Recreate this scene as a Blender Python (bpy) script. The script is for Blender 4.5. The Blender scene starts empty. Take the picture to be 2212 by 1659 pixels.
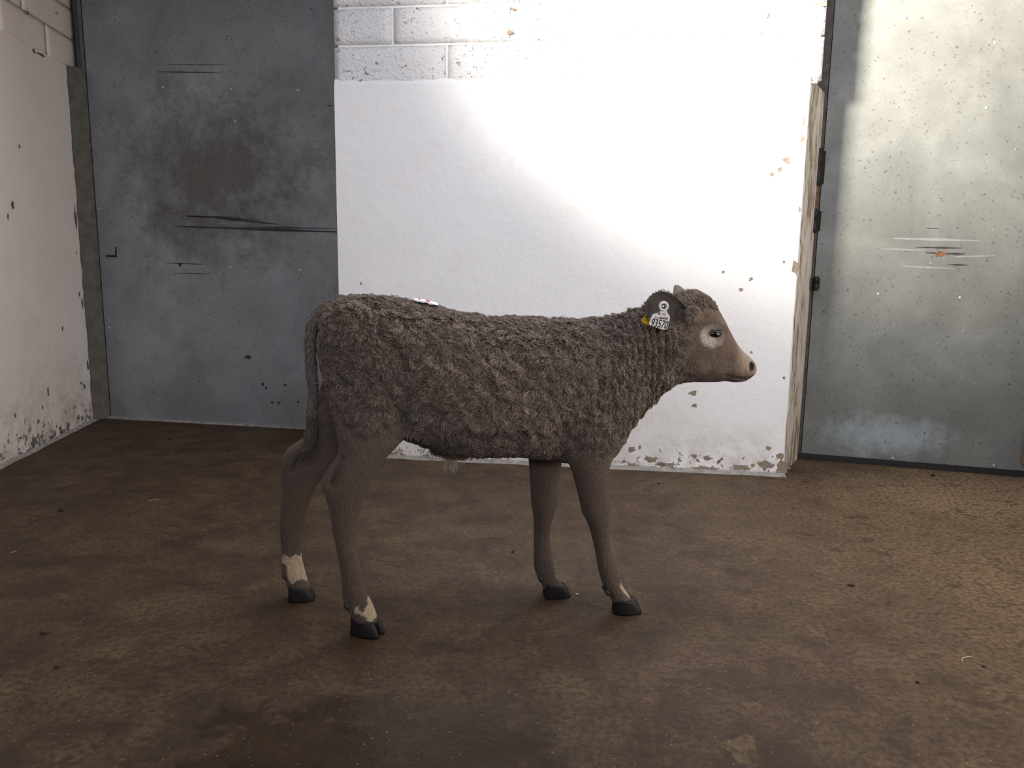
import bpy, bmesh, math, random
import numpy as np
from mathutils import Vector, Matrix, noise as mnoise

random.seed(7); rng = np.random.default_rng(7)
SC = bpy.context.scene
COL = SC.collection

# ------------------------------------------------------------------ camera
FPX, PITCH, ROLL, CAMH = 1671.0, math.radians(9.3), 0.0131, 1.05
cam_data = bpy.data.cameras.new('camera')
cam_data.sensor_width = 36.0
cam_data.lens = 36.0 * FPX / 2212.0
cam_data.clip_start = 0.05
cam = bpy.data.objects.new('camera', cam_data); COL.objects.link(cam)
CAM_ROT = Matrix.Rotation(math.pi/2 - PITCH, 3, 'X') @ Matrix.Rotation(ROLL, 3, 'Z')
cam.matrix_world = Matrix.Translation((0, 0, CAMH)) @ CAM_ROT.to_4x4()
SC.camera = cam

# ------------------------------------------------------------------ world, lights, exposure
world = bpy.data.worlds.new('world'); SC.world = world; world.use_nodes = True
bg = world.node_tree.nodes['Background']
bg.inputs[0].default_value = (0.62, 0.76, 1.0, 1); bg.inputs[1].default_value = 0.30

def area(name, loc, target, sx, sy, power, color, spread=180.0):
    l = bpy.data.lights.new(name, 'AREA'); l.shape = 'RECTANGLE'; l.size = sx; l.size_y = sy
    l.energy = power; l.color = color; l.spread = math.radians(spread)
    o = bpy.data.objects.new(name, l); COL.objects.link(o); o.location = loc
    o.rotation_euler = (Vector(target) - Vector(loc)).to_track_quat('-Z', 'Y').to_euler()
    return o
# daylight entering by the high window in the left wall, the doorway on the right and the high window behind
area('window_daylight_left', (-2.32, 0.45, 2.35), (1.48, 3.75, 2.70), 0.9, 0.7, 170, (1.0, 0.92, 0.80), 46)
area('doorway_daylight_right', (2.58, 1.35, 1.30), (-1.2, 3.3, 0.8), 1.5, 2.2, 48, (1.0, 0.90, 0.79), 160)
area('window_daylight_rear', (0.3, -2.40, 2.35), (0.2, 3.8, 1.5), 2.6, 0.8, 46, (0.75, 0.82, 1.0), 130)
area('rooflight_daylight', (0.45, 2.55, 2.99), (0.45, 2.55, 0), 2.9, 0.75, 36, (0.74, 0.82, 1.0), 160)

vs = SC.view_settings
SC.display_settings.display_device = 'sRGB'
vs.view_transform = 'Standard'; vs.look = 'None'; vs.exposure = 0.0; vs.gamma = 1.0; vs.use_curve_mapping = False

cy = SC.cycles
cy.max_bounces = 4; cy.diffuse_bounces = 3; cy.glossy_bounces = 2; cy.transmission_bounces = 2

# ------------------------------------------------------------------ helpers
def ray(px, py):
    d = CAM_ROT @ Vector(((px-1106)/FPX, (829.5-py)/FPX, -1.0)); return d
CAMP = Vector((0, 0, CAMH))
def on_floor(px, py, z=0.0):
    d = ray(px, py); return CAMP + d*((z-CAMH)/d.z)
def on_plane(px, py, p0, n):
    d = ray(px, py); return CAMP + d*((Vector(p0)-CAMP).dot(n)/d.dot(n))

def link(name, me, mat=None, parent=None):
    o = bpy.data.objects.new(name, me); COL.objects.link(o)
    if mat is not None and not me.materials: me.materials.append(mat)
    if parent is not None: o.parent = parent
    return o
def mesh_py(name, verts, faces, mat=None, parent=None, smooth=False):
    me = bpy.data.meshes.new(name)
    me.from_pydata([tuple(v) for v in verts], [], faces); me.update()
    bm = bmesh.new(); bm.from_mesh(me); bmesh.ops.recalc_face_normals(bm, faces=bm.faces); bm.to_mesh(me); bm.free()
    if smooth:
        for p in me.polygons: p.use_smooth = True
    return link(name, me, mat, parent)
def from_bm(name, bm, mat=None, parent=None, smooth=False):
    me = bpy.data.meshes.new(name); bm.to_mesh(me); bm.free()
    if smooth:
        for p in me.polygons: p.use_smooth = True
    return link(name, me, mat, parent)
def struct(o): o['kind'] = 'structure'; return o
def tag(o, label, cat, group=None):
    o['label'] = label; o['category'] = cat
    if group: o['group'] = group
    return o
def empty(name, loc=(0,0,0)):
    o = bpy.data.objects.new(name, None); COL.objects.link(o); o.location = loc; return o
def prism(name, poly, z0, z1, mat, parent=None):
    n = len(poly)
    v = [(x, y, z0) for x, y in poly] + [(x, y, z1) for x, y in poly]
    f = [list(range(n))[::-1], list(range(n, 2*n))] + [[i, (i+1) % n, n+(i+1) % n, n+i] for i in range(n)]
    return mesh_py(name, v, f, mat, parent)

# ------------------------------------------------------------------ materials
def new_mat(name, rough=0.7, metal=0.0, spec=0.4):
    m = bpy.data.materials.new(name); m.use_nodes = True
    nt = m.node_tree; b = nt.nodes['Principled BSDF']
    b.inputs['Roughness'].default_value = rough; b.inputs['Metallic'].default_value = metal
    b.inputs['Specular IOR Level'].default_value = spec
    return m, nt, b
def N(nt, typ, **kw):
    n = nt.nodes.new(typ)
    for k, v in kw.items(): setattr(n, k, v)
    return n
def pos(nt):
    return N(nt, 'ShaderNodeNewGeometry').outputs['Position']
def mapping(nt, src, scale=(1,1,1), rot=(0,0,0), loc=(0,0,0)):
    m = N(nt, 'ShaderNodeMapping'); m.inputs['Scale'].default_value = scale
    m.inputs['Rotation'].default_value = rot; m.inputs['Location'].default_value = loc
    nt.links.new(src, m.inputs['Vector']); return m.outputs[0]
def noise(nt, vec, scale, detail=4, rough=0.55, dist=0.0):
    n = N(nt, 'ShaderNodeTexNoise'); n.inputs['Scale'].default_value = scale
    n.inputs['Detail'].default_value = min(detail, 7); n.inputs['Roughness'].default_value = rough
    n.inputs['Distortion'].default_value = dist
    nt.links.new(vec, n.inputs['Vector']); return n.outputs['Fac']
def ramp(nt, fac, stops):
    r = N(nt, 'ShaderNodeValToRGB'); e = r.color_ramp.elements
    while len(e) < len(stops): e.new(0.5)
    for i, (p, c) in enumerate(stops):
        e[i].position = p
        e[i].color = (c, c, c, 1) if isinstance(c, (int, float)) else (*c, 1)
    nt.links.new(fac, r.inputs[0]); return r.outputs[0]
def mix(nt, fac, a, b, mode='MIX'):
    m = N(nt, 'ShaderNodeMix', data_type='RGBA', blend_type=mode)
    for s, v in ((m.inputs[0], fac), (m.inputs[6], a), (m.inputs[7], b)):
        if isinstance(v, (int, float)): s.default_value = v
        elif isinstance(v, tuple): s.default_value = (*v, 1)
        else: nt.links.new(v, s)
    return m.outputs[2]
def mth(nt, op, a, b=0.0):
    m = N(nt, 'ShaderNodeMath', operation=op, use_clamp=False)
    for s, v in ((m.inputs[0], a), (m.inputs[1], b)):
        if isinstance(v, (int, float)): s.default_value = v
        else: nt.links.new(v, s)
    return m.outputs[0]
def bump(nt, bsdf, h, strength=0.3, dist=0.01):
    b = N(nt, 'ShaderNodeBump'); b.inputs['Strength'].default_value = strength; b.inputs['Distance'].default_value = dist
    nt.links.new(h, b.inputs['Height']); nt.links.new(b.outputs[0], bsdf.inputs['Normal'])
def blob(nt, p, c, r):      # 1 at centre c falling to 0 at the ellipsoid of radii r (shape of stains and of painted light)
    v = mapping(nt, p, scale=(1/r[0], 1/r[1], 1/r[2]), loc=(-c[0]/r[0], -c[1]/r[1], -c[2]/r[2]))
    l = N(nt, 'ShaderNodeVectorMath', operation='LENGTH'); nt.links.new(v, l.inputs[0])
    return mth(nt, 'SUBTRACT', 1.0, l.outputs['Value'])
def sep_z(nt, p):
    s = N(nt, 'ShaderNodeSeparateXYZ'); nt.links.new(p, s.inputs[0]); return s.outputs

def plain(name, c, rough=0.6, metal=0.0, spec=0.4, var=0.25, scale=30, bmp=0.0):
    m, nt, b = new_mat(name, rough, metal, spec); p = pos(nt)
    n = noise(nt, p, scale, 5)
    d = tuple(x*(1-var) for x in c); e = tuple(min(1, x*(1+var)) for x in c)
    nt.links.new(ramp(nt, n, [(0.3, d), (0.7, e)]), b.inputs['Base Color'])
    if bmp: bump(nt, b, n, bmp, 0.004)
    return m

def mat_white(name, base, dirt_amount, pits=False, zdirt=0.30):
    m, nt, b = new_mat(name, 0.62, 0, 0.35); p = pos(nt)
    soft = noise(nt, p, 1.7, 5, 0.6)
    col = ramp(nt, soft, [(0.3, tuple(x*0.93 for x in base)), (0.7, base)])
    warm = noise(nt, p, 4.3, 6, 0.65, 0.4)
    col = mix(nt, ramp(nt, warm, [(0.56, 0.0), (0.74, 0.35)]), col, (base[0]*0.85, base[1]*0.74, base[2]*0.60))
    # dark specks and flaked-off spots, denser close to the floor where it gets splashed
    z = sep_z(nt, p)[2]
    zm = N(nt, 'ShaderNodeMapRange'); nt.links.new(z, zm.inputs[0])
    zm.inputs[1].default_value = 0.0; zm.inputs[2].default_value = zdirt; zm.inputs[3].default_value = 1.0; zm.inputs[4].default_value = 0.0
    fl = noise(nt, p, 26, 6, 0.7, 0.3)
    thr = mth(nt, 'ADD', fl, mth(nt, 'MULTIPLY', mth(nt, 'POWER', zm.outputs[0], 2.0), dirt_amount))
    col = mix(nt, ramp(nt, thr, [(0.735, 0.0), (0.76, 1.0)]), col, (0.13, 0.105, 0.085))
    grime = noise(nt, p, 9, 7, 0.7)
    gm = mth(nt, 'MULTIPLY', ramp(nt, grime, [(0.42, 0.0), (0.68, 1.0)]), mth(nt, 'MULTIPLY', zm.outputs[0], 0.75))
    col = mix(nt, gm, col, (0.33, 0.26, 0.20))
    nt.links.new(col, b.inputs['Base Color'])
    if pits:
        v = N(nt, 'ShaderNodeTexVoronoi'); v.inputs['Scale'].default_value = 62
        nt.links.new(mapping(nt, p, (1, 1, 1.3)), v.inputs['Vector'])
        a = noise(nt, p, 95, 6, 0.7); a2 = noise(nt, p, 38, 4, 0.6)
        h = mth(nt, 'ADD', mth(nt, 'MULTIPLY', a, 0.9), mth(nt, 'ADD', mth(nt, 'MULTIPLY', a2, 1.0), mth(nt, 'MULTIPLY', v.outputs['Distance'], 0.5)))
        bump(nt, b, h, 0.75, 0.011)
        pt = noise(nt, mapping(nt, p, (1, 1, 1.25), loc=(1, 2, 3)), 52, 5, 0.66, 0.5)
        pw = noise(nt, p, 3.2, 3)
        pm = mth(nt, 'ADD', pt, mth(nt, 'MULTIPLY', mth(nt, 'SUBTRACT', pw, 0.5), 0.25))
        nt.links.new(mix(nt, ramp(nt, pm, [(0.60, 0.0), (0.64, 0.85)]), col, (0.16, 0.14, 0.135)), b.inputs['Base Color'])
    else:
        a = noise(nt, p, 14, 6, 0.62); a2 = noise(nt, p, 60, 4, 0.6); a3 = noise(nt, mapping(nt, p, (6, 6, 22), (0, 0.5, 0)), 2.2, 4, 0.6)
        h = mth(nt, 'ADD', mth(nt, 'ADD', a, mth(nt, 'MULTIPLY', a2, 0.15)), mth(nt, 'MULTIPLY', a3, 0.22))
        bump(nt, b, h, 0.32, 0.012)
    return m
M_plaster = mat_white('white_painted_plaster', (0.80, 0.79, 0.78), 0.24)
M_block = mat_white('white_painted_block', (0.80, 0.79, 0.79), 0.0, pits=True)
M_leftwall = mat_white('aged_white_plaster', (0.83, 0.74, 0.68), 0.26, zdirt=0.55)
M_mortar = mat_white('white_painted_mortar', (0.78, 0.77, 0.77), 0.0)
def mat_reveal():
    m, nt, b = new_mat('worn_jamb_plaster', 0.8, 0, 0.3); p = pos(nt)
    n = noise(nt, mapping(nt, p, (1, 1, 0.3)), 22, 7, 0.68, 0.3); n2 = noise(nt, p, 3.0, 4)
    z = sep_z(nt, p)[2]
    k = mth(nt, 'ADD', n, mth(nt, 'MULTIPLY', mth(nt, 'SUBTRACT', n2, 0.5), 0.5))
    nt.links.new(ramp(nt, k, [(0.40, (0.22, 0.17, 0.12)), (0.47, (0.46, 0.40, 0.33)), (0.60, (0.60, 0.55, 0.49))]), b.inputs['Base Color'])
    bump(nt, b, n, 0.5, 0.006); return m
M_reveal = mat_reveal()
M_chip = plain('bare_render', (0.24, 0.19, 0.145), 0.9, var=0.3, scale=90, bmp=0.3)
M_jamb = plain('grey_cement', (0.115, 0.105, 0.088), 0.9, var=0.25, scale=20, bmp=0.3)
M_shell = plain('dull_concrete', (0.22, 0.20, 0.18), 0.9, var=0.2, scale=3)
M_black = plain('black_rubber', (0.012, 0.011, 0.010), 0.7, var=0.3, scale=60, bmp=0.3)
M_iron = plain('black_iron', (0.018, 0.016, 0.015), 0.45, 0.5, var=0.3, scale=80, bmp=0.2)
M_rust = plain('rusty_steel', (0.16, 0.075, 0.04), 0.85, 0.1, var=0.5, scale=60, bmp=0.4)
M_frame = plain('dirty_steel_frame', (0.075, 0.065, 0.058), 0.7, 0.3, var=0.4, scale=25)
M_screw = plain('zinc_screw', (0.55, 0.54, 0.52), 0.4, 0.8, var=0.15, scale=200)
M_scratch_dark = plain('dark_scratch', (0.035, 0.035, 0.038), 0.7, 0.2, var=0.3, scale=50)
M_scratch_light = plain('bright_scratch', (0.26, 0.265, 0.255), 0.5, 0.4, var=0.2, scale=50)
M_wood = plain('bare_wood', (0.42, 0.24, 0.10), 0.75, var=0.25, scale=18)
M_dung = plain('dry_dung', (0.022, 0.016, 0.012), 0.85, var=0.4, scale=120, bmp=0.5)
M_straw = plain('straw', (0.50, 0.40, 0.22), 0.7, var=0.2, scale=60)
M_thresh = plain('pale_cement', (0.30, 0.28, 0.25), 0.9, var=0.3, scale=25, bmp=0.3)

def mat_steel(name, base, grime_c, grime_r, dark, rough, metal, patch=None):
    m, nt, b = new_mat(name, rough, metal, 0.4); p = pos(nt)
    a = noise(nt, p, 2.3, 6, 0.62, 0.5); c2 = noise(nt, p, 9, 6, 0.65); sp = noise(nt, p, 70, 3, 0.6)
    col = ramp(nt, a, [(0.28, tuple(x*0.70 for x in base)), (0.52, base), (0.75, tuple(min(1, x*1.28) for x in base))])
    col = mix(nt, ramp(nt, c2, [(0.35, 0.0), (0.75, 0.5)]), col, tuple(x*0.72 for x in base))
    # brown handling grime with its own outline
    if grime_c is not None:
        g = mth(nt, 'ADD', blob(nt, p, grime_c, grime_r), mth(nt, 'MULTIPLY', mth(nt, 'SUBTRACT', noise(nt, p, 6, 8, 0.72), 0.5), 2.2))
        g = mth(nt, 'MULTIPLY', ramp(nt, g, [(0.05, 0.0), (0.75, 1.0)]), 0.75)
        col = mix(nt, g, col, dark)
    if patch is not None:
        q = mth(nt, 'ADD', blob(nt, p, *patch), mth(nt, 'MULTIPLY', mth(nt, 'SUBTRACT', noise(nt, p, 14, 6, 0.7), 0.5), 1.4))
        col = mix(nt, mth(nt, 'MULTIPLY', ramp(nt, q, [(0.1, 0.0), (0.7, 1.0)]), 0.5), col, (0.42, 0.50, 0.55))
    col = mix(nt, ramp(nt, sp, [(0.63, 0.0), (0.69, 0.7)]), col, (0.04, 0.04, 0.04))
    sp2 = noise(nt, mapping(nt, p, loc=(3, 5, 1)), 55, 3, 0.6)
    col = mix(nt, ramp(nt, sp2, [(0.71, 0.0), (0.74, 0.6)]), col, tuple(min(1, x*2.2) for x in base))
    nt.links.new(col, b.inputs['Base Color'])
    rr = N(nt, 'ShaderNodeMapRange'); nt.links.new(c2, rr.inputs[0]); rr.inputs[3].default_value = rough-0.12; rr.inputs[4].default_value = rough+0.15
    nt.links.new(rr.outputs[0], b.inputs['Roughness'])
    bump(nt, b, mth(nt, 'ADD', noise(nt, p, 3, 3), mth(nt, 'MULTIPLY', sp, 0.05)), 0.12, 0.02)
    return m
M_steel_l = mat_steel('galvanised_steel_dark', (0.27, 0.285, 0.295), (-1.75, 4.70, 1.50), (0.75, 1.0, 0.65), (0.075, 0.065, 0.052), 0.55, 0.3)
M_steel_r = mat_steel('galvanised_steel_light', (0.190, 0.195, 0.180), None, None, None, 0.55, 0.3, patch=((1.95, 3.87, 0.16), (0.40, 0.5, 0.14)))

def mat_floor():
    m, nt, b = new_mat('stained_concrete', 0.6, 0, 0.28); p = pos(nt)
    n1 = noise(nt, p, 1.1, 7, 0.62, 0.3); n2 = noise(nt, p, 6.5, 8, 0.68, 0.4); n3 = noise(nt, p, 60, 4, 0.65)
    col = ramp(nt, n2, [(0.32, (0.040, 0.028, 0.019)), (0.50, (0.098, 0.071, 0.048)), (0.68, (0.185, 0.140, 0.092))])
    col = mix(nt, ramp(nt, n1, [(0.35, 0.0), (0.7, 0.55)]), col, (0.098, 0.066, 0.045))
    col = mix(nt, ramp(nt, noise(nt, mapping(nt, p, loc=(7, 2, 0)), 2.6, 6, 0.6), [(0.50, 0.0), (0.68, 0.6)]), col, (0.185, 0.155, 0.090))
    # damp patches: darker and glossier, with ragged outlines
    rag = mth(nt, 'MULTIPLY', mth(nt, 'SUBTRACT', noise(nt, p, 4.5, 8, 0.7, 0.3), 0.5), 1.9)
    w1 = mth(nt, 'ADD', blob(nt, p, (-0.30, 1.46, 0), (0.60, 0.36, 1)), rag)
    w2 = mth(nt, 'ADD', blob(nt, p, (-0.75, 1.15, 0), (0.6, 0.35, 1)), rag)
    w = mth(nt, 'MAXIMUM', w1, w2); wet = ramp(nt, w, [(0.22, 0.0), (0.42, 1.0)])
    col = mix(nt, mth(nt, 'MULTIPLY', wet, 0.62), col, (0.030, 0.022, 0.017))
    # worn yellowish screed showing close to the front right
    y = mth(nt, 'ADD', blob(nt, p, tuple(on_floor(1605, 1625)), (0.055, 0.09, 1)), mth(nt, 'MULTIPLY', mth(nt, 'SUBTRACT', noise(nt, p, 16, 6), 0.5), 2.4))
    col = mix(nt, ramp(nt, y, [(0.30, 0.0), (0.36, 0.7)]), col, (0.200, 0.165, 0.095))
    dk = mth(nt, 'ADD', blob(nt, p, tuple(on_floor(1700, 1650)), (0.085, 0.12, 1)), mth(nt, 'MULTIPLY', mth(nt, 'SUBTRACT', noise(nt, p, 10, 5), 0.5), 0.5))  # soft dark patch: a cast shadow painted into the floor colour
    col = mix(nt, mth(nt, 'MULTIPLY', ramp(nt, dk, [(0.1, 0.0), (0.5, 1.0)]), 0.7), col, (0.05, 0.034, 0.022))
    # stronger light on the right floor, painted in over pale dry cement
    d = mth(nt, 'ADD', blob(nt, p, (2.2, 2.9, 0), (1.7, 1.9, 1)), mth(nt, 'MULTIPLY', mth(nt, 'SUBTRACT', noise(nt, p, 4, 6), 0.5), 0.8))
    col = mix(nt, mth(nt, 'MULTIPLY', ramp(nt, d, [(0.0, 0.0), (0.7, 1.0)]), 0.5), col, (0.34, 0.28, 0.195))
    d2 = mth(nt, 'ADD', blob(nt, p, (2.30, 3.45, 0), (0.95, 0.50, 1)), mth(nt, 'MULTIPLY', mth(nt, 'SUBTRACT', noise(nt, p, 5, 6), 0.5), 1.0))  # smaller pale tan patch by the right door
    col = mix(nt, mth(nt, 'MULTIPLY', ramp(nt, d2, [(0.0, 0.0), (0.6, 1.0)]), 0.7), col, (0.46, 0.38, 0.27))
    # small dung smears
    sm = noise(nt, mapping(nt, p, (1.0, 1.3, 1), loc=(3, 0, 0)), 10, 8, 0.66, 0.5)
    col = mix(nt, ramp(nt, sm, [(0.575, 0.0), (0.63, 0.6)]), col, (0.040, 0.027, 0.019))
    # fine aggregate
    col = mix(nt, ramp(nt, n3, [(0.38, 0.75), (0.58, 0.0)]), col, (0.045, 0.034, 0.026))
    v = N(nt, 'ShaderNodeTexVoronoi'); v.inputs['Scale'].default_value = 42; nt.links.new(p, v.inputs['Vector'])
    col = mix(nt, ramp(nt, v.outputs['Distance'], [(0.05, 0.9), (0.10, 0.0)]), col, (0.42, 0.35, 0.24))
    col = mix(nt, 1.0, col, (0.70, 0.575, 0.45), 'MULTIPLY')
    nt.links.new(col, b.inputs['Base Color'])
    r = N(nt, 'ShaderNodeMapRange'); nt.links.new(wet, r.inputs[0]); r.inputs[3].default_value = 0.66; r.inputs[4].default_value = 0.33
    nt.links.new(r.outputs[0], b.inputs['Roughness'])
    h = mth(nt, 'ADD', mth(nt, 'MULTIPLY', n3, 0.35), mth(nt, 'MULTIPLY', n2, 0.8))
    bump(nt, b, h, 0.35, 0.012)
    return m
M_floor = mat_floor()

# ------------------------------------------------------------------ the room
CEIL = 3.0
A = Vector((-0.899, 4.009, 0)); B = Vector((1.349, 3.724, 0)); C = on_floor(1722, 990)
WD = (B-A).normalized(); WN = Vector((WD.y, -WD.x, 0))            # along the pier's face, out of it towards the room
LW0 = on_floor(0, 1010); LW1 = on_floor(203, 908); LD = (LW1-LW0).normalized(); LN = Vector((LD.y, -LD.x, 0))
J1 = on_floor(237, 902); DL0 = J1.copy(); DL1 = on_floor(655, 925); DLD = (DL1-DL0).normalized()
DR0 = on_floor(1725, 990); DR1 = on_floor(2212, 1030); DRD = (DR1-DR0).normalized(); DRN = Vector((DRD.y, -DRD.x, 0))
DLN = Vector((DLD.y, -DLD.x, 0))
xy = lambda v: (v.x, v.y)

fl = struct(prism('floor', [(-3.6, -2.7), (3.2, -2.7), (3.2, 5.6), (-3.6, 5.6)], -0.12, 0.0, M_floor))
ceil = struct(empty('ceiling'))
RL = (-1.05, 1.95, 2.15, 2.95)          # roof light opening
for x0, x1, y0, y1 in ((-3.6, 3.2, -2.7, RL[2]), (-3.6, 3.2, RL[3], 5.6), (-3.6, RL[0], RL[2], RL[3]), (RL[1], 3.2, RL[2], RL[3])):
    prism('roof_slab', [(x0, y0), (x1, y0), (x1, y1), (x0, y1)], CEIL, CEIL+0.12, M_shell, ceil)

# the white pier between the doors: plaster below, bare blocks above
ZP = on_plane(1000, 179, A, WN).z
back = 1.0
Bk = C - WN*0.75 + WD*0.02
pier = struct(prism('wall_front', [xy(A), xy(B), xy(C), xy(C + Vector((0.0, 0.9, 0))), xy(A - WN*1.0)], 0.0, ZP, M_plaster))
# the worn splayed edge: a thin skin over the reveal
E1 = B + (C-B)*0.02
rv = [(E1 + WN*0.0), C]
nrm = Vector(((C-B).y, -(C-B).x, 0)).normalized()
rs = []
K = 46
for i in range(K+1):
    z = ZP*i/K
    a = B + (C-B)*(0.10 + 0.10*mnoise.noise((0, 3.1, z*7)) + 0.10*mnoise.noise((1, 0.3, z*23)))
    b2 = B + (C-B)*(0.985)
    rs += [(a.x+nrm.x*0.002, a.y+nrm.y*0.002, z), (b2.x+nrm.x*0.002, b2.y+nrm.y*0.002, z)]
mesh_py('worn_edge', rs, [[2*i, 2*i+1, 2*i+3, 2*i+2] for i in range(K)], M_reveal, pier)

# core behind the blocks (mortar) and the blocks themselves, joints recessed
REC = 0.008
A2 = A - WN*REC; B2 = A2 + WD*((B-A).length + 0.055)
core = mesh_py('mortar_bed', *(lambda P: ([(x, y, z) for z in (ZP-0.02, CEIL) for x, y in P], [[3,2,1,0],[4,5,6,7]]+[[i,(i+1)%4,4+(i+1)%4,4+i] for i in range(4)]))([xy(A2+WD*0.02-WN*0.012), xy(B2-WD*0.02-WN*0.012), xy(B2-WN*0.75-WD*0.02), xy(A2-WN*0.9+WD*0.02)]), M_mortar, pier)
def s_at(px, py): return (on_plane(px, py, A2, WN) - A2).dot(WD)
def z_at(px, py): return on_plane(px, py, A2, WN).z
rows = []
z1 = z_at(1000, 93); z2 = z_at(1000, 9); dz = z2 - z1
zs = [ZP-0.015, z1, z2, z2+dz, z2+2*dz, z2+3*dz, min(CEIL, z2+4*dz)]
jodd = s_at(847, 50); per = s_at(1105, 50) - jodd
bl_len = B2.x and (B2-A2).length
def block_mesh(w, h, seed, amp=1.0):
    rnd = random.Random(seed); bm = bmesh.new(); D = 0.16; bv = 0.006
    nx, nz = max(4, int(w/0.035)), 6
    def hgt(u, v):
        e = min(u, w-u, v, h-v)
        k = 0.0 if e < 1e-6 else 1.0
        return (-0.010*amp*(1-k)) + amp*k*(0.004*mnoise.noise((u*18+seed*3.1, v*18, seed)) + 0.003*mnoise.noise((u*47, v*47+seed, 2)))
    g = [[bm.verts.new((w*i/nx if 0 < i < nx else (bv*0 if i == 0 else w), -hgt(w*i/nx, h*j/nz), h*j/nz)) for j in range(nz+1)] for i in range(nx+1)]
    for i in range(nx):
        for j in range(nz): bm.faces.new((g[i][j], g[i+1][j], g[i+1][j+1], g[i][j+1]))
    rim = [g[i][0] for i in range(nx)] + [g[nx][j] for j in range(nz)] + [g[i][nz] for i in range(nx, 0, -1)] + [g[0][j] for j in range(nz, 0, -1)]
    bk = [bm.verts.new((v.co.x, D, v.co.z)) for v in rim]
    n = len(rim)
    for i in range(n): bm.faces.new((rim[(i+1) % n], rim[i], bk[i], bk[(i+1) % n]))
    bm.faces.new(bk)
    bmesh.ops.recalc_face_normals(bm, faces=bm.faces)
    me = bpy.data.meshes.new('block'); bm.to_mesh(me); bm.free(); me.materials.append(M_block)
    for p in me.polygons: p.use_smooth = len(p.vertices) == 4 and abs(p.normal.y) > 0.6
    return me
gap = 0.010
ang = math.atan2(WD.y, WD.x)
for r in range(len(zs)-1):
    off = jodd if r % 2 == 1 else jodd + per*0.46
    cuts = [0.0] + [off + k*per for k in range(-2, 6) if 0.06 < off + k*per < bl_len-0.06] + [bl_len]
    if zs[r+1]-zs[r] < 0.03: continue
    for k in range(len(cuts)-1):
        a, b = cuts[k] + (gap/2 if k else 0), cuts[k+1] - (gap/2 if k < len(cuts)-2 else 0)
        jit = random.uniform(-0.004, 0.004) if k in (0, len(cuts)-2) else 0
        o = link('block', block_mesh(b-a+ (jit if k else 0), zs[r+1]-zs[r]-gap, r*13+k), None, pier)
        p = A2 + WD*a; o.location = (p.x, p.y, zs[r]+gap/2); o.rotation_euler = (0, 0, ang)
# rough mortar fillet where the plaster ends
fv = []; ffc = []; KK = 60
for i in range(KK+1):
    s = (B-A).length*i/KK
    w = 0.008 + 0.006*mnoise.noise((s*9, 1, 1)); h = 0.016 + 0.014*mnoise.noise((s*6, 4, 2))
    for off_, z in ((0.0005, ZP-0.012), (-w*0.5, ZP+h*0.4), (-REC-0.004, ZP+h+0.012)):
        q = A + WD*s + WN*off_; fv.append((q.x, q.y, z))
for i in range(KK):
    for j in range(2): ffc.append([3*i+j, 3*i+3+j, 3*i+4+j, 3*i+1+j])
mesh_py('mortar_fillet', fv, ffc, M_mortar, pier, True)

# flaked spots and marks lying on a wall or door face
def chips(parent, p0, n, along, spots, mat, name, prefix_seed=0, thick=0.0012):
    up = Vector((0, 0, 1))
    for k, (px, py, rx, ry) in enumerate(spots):
        q = on_plane(px, py, p0, n); sc = (q-CAMP).length/FPX; rnd = random.Random(prefix_seed*100+k)
        m_ = 14; vt = []
        for zz in (0.0, thick):
            rnd2 = random.Random(prefix_seed*100+k)
            for i in range(m_):
                t = 2*math.pi*i/m_; rr = 1 + rnd2.uniform(-0.45, 0.35)
                v = q + along*(math.cos(t)*rr*rx*sc) + up*(math.sin(t)*rr*ry*sc) + n*(zz-0.0004)
                vt.append(v)
        f = [list(range(m_, 2*m_))] + [[i, (i+1) % m_, m_+(i+1) % m_, m_+i] for i in range(m_)]
        mesh_py(name, vt, f, mat, parent)
chips(pier, A+WN*0.0005, WN, WD, [(1699,347,8,6),(1684,367,6,4.5),(1667,377,5,4),(1622,603,4,4),(1600,626,4,4),(1562,588,3.5,3),(1623,761,2.5,2.5),
      (1497,849,8,5),(1499,876,6,4),(1720,578,8,14),(1693,816,3,3),(1364,971,9,6),(1382,966,3,4),(1408,993,13,7),(1500,985,8,4),(1530,990,9,5),(1660,968,5,4),(1686,985,9,8),
      (1655,1003,16,8),(1690,1010,14,12),(1600,1010,20,5),(1520,1013,26,4),(1427,1003,10,4),(1737,262,3,9),(1733,300,4,8),(1727,452,2.5,6),(1693,566,3,3),(780,612,2,3),(1440,1003,20,4)], M_chip, 'flaked_spot', 1)
chips(pier, A2-WN*0.001, WN, WD, [(729,85,5,3),(1103,70,7,4),(1108,20,5,3),(1657,33,3,6),(1772,6,10,6)], M_chip, 'broken_edge', 2, 0.006)

# cement footing strip along the pier
fs = []; nK = 50
for i in range(nK+1):
    s = -0.05 + ((B-A).length+0.06)*i/nK; w = 0.040 + 0.016*mnoise.noise((s*5, 0, 0)); 
    for o_, z in ((0.0, 0.012+0.006*mnoise.noise((s*11, 2, 0))), (w*0.5, 0.006), (w, 0.0004)):
        q = A + WD*s + WN*o_; fs.append((q.x, q.y, z))
struct(mesh_py('baseboard_front', fs, [[3*i+j, 3*i+3+j, 3*i+4+j, 3*i+1+j] for i in range(nK) for j in range(2)], M_thresh, None, True))

# left wall: blocks above, thick plaster below, ragged plaster edge, grey cement jamb
LA = LW0 - LD*6.2
ZL = on_plane(100, 118, LW0, LN).z
wl = struct(empty('wall_left'))
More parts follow.
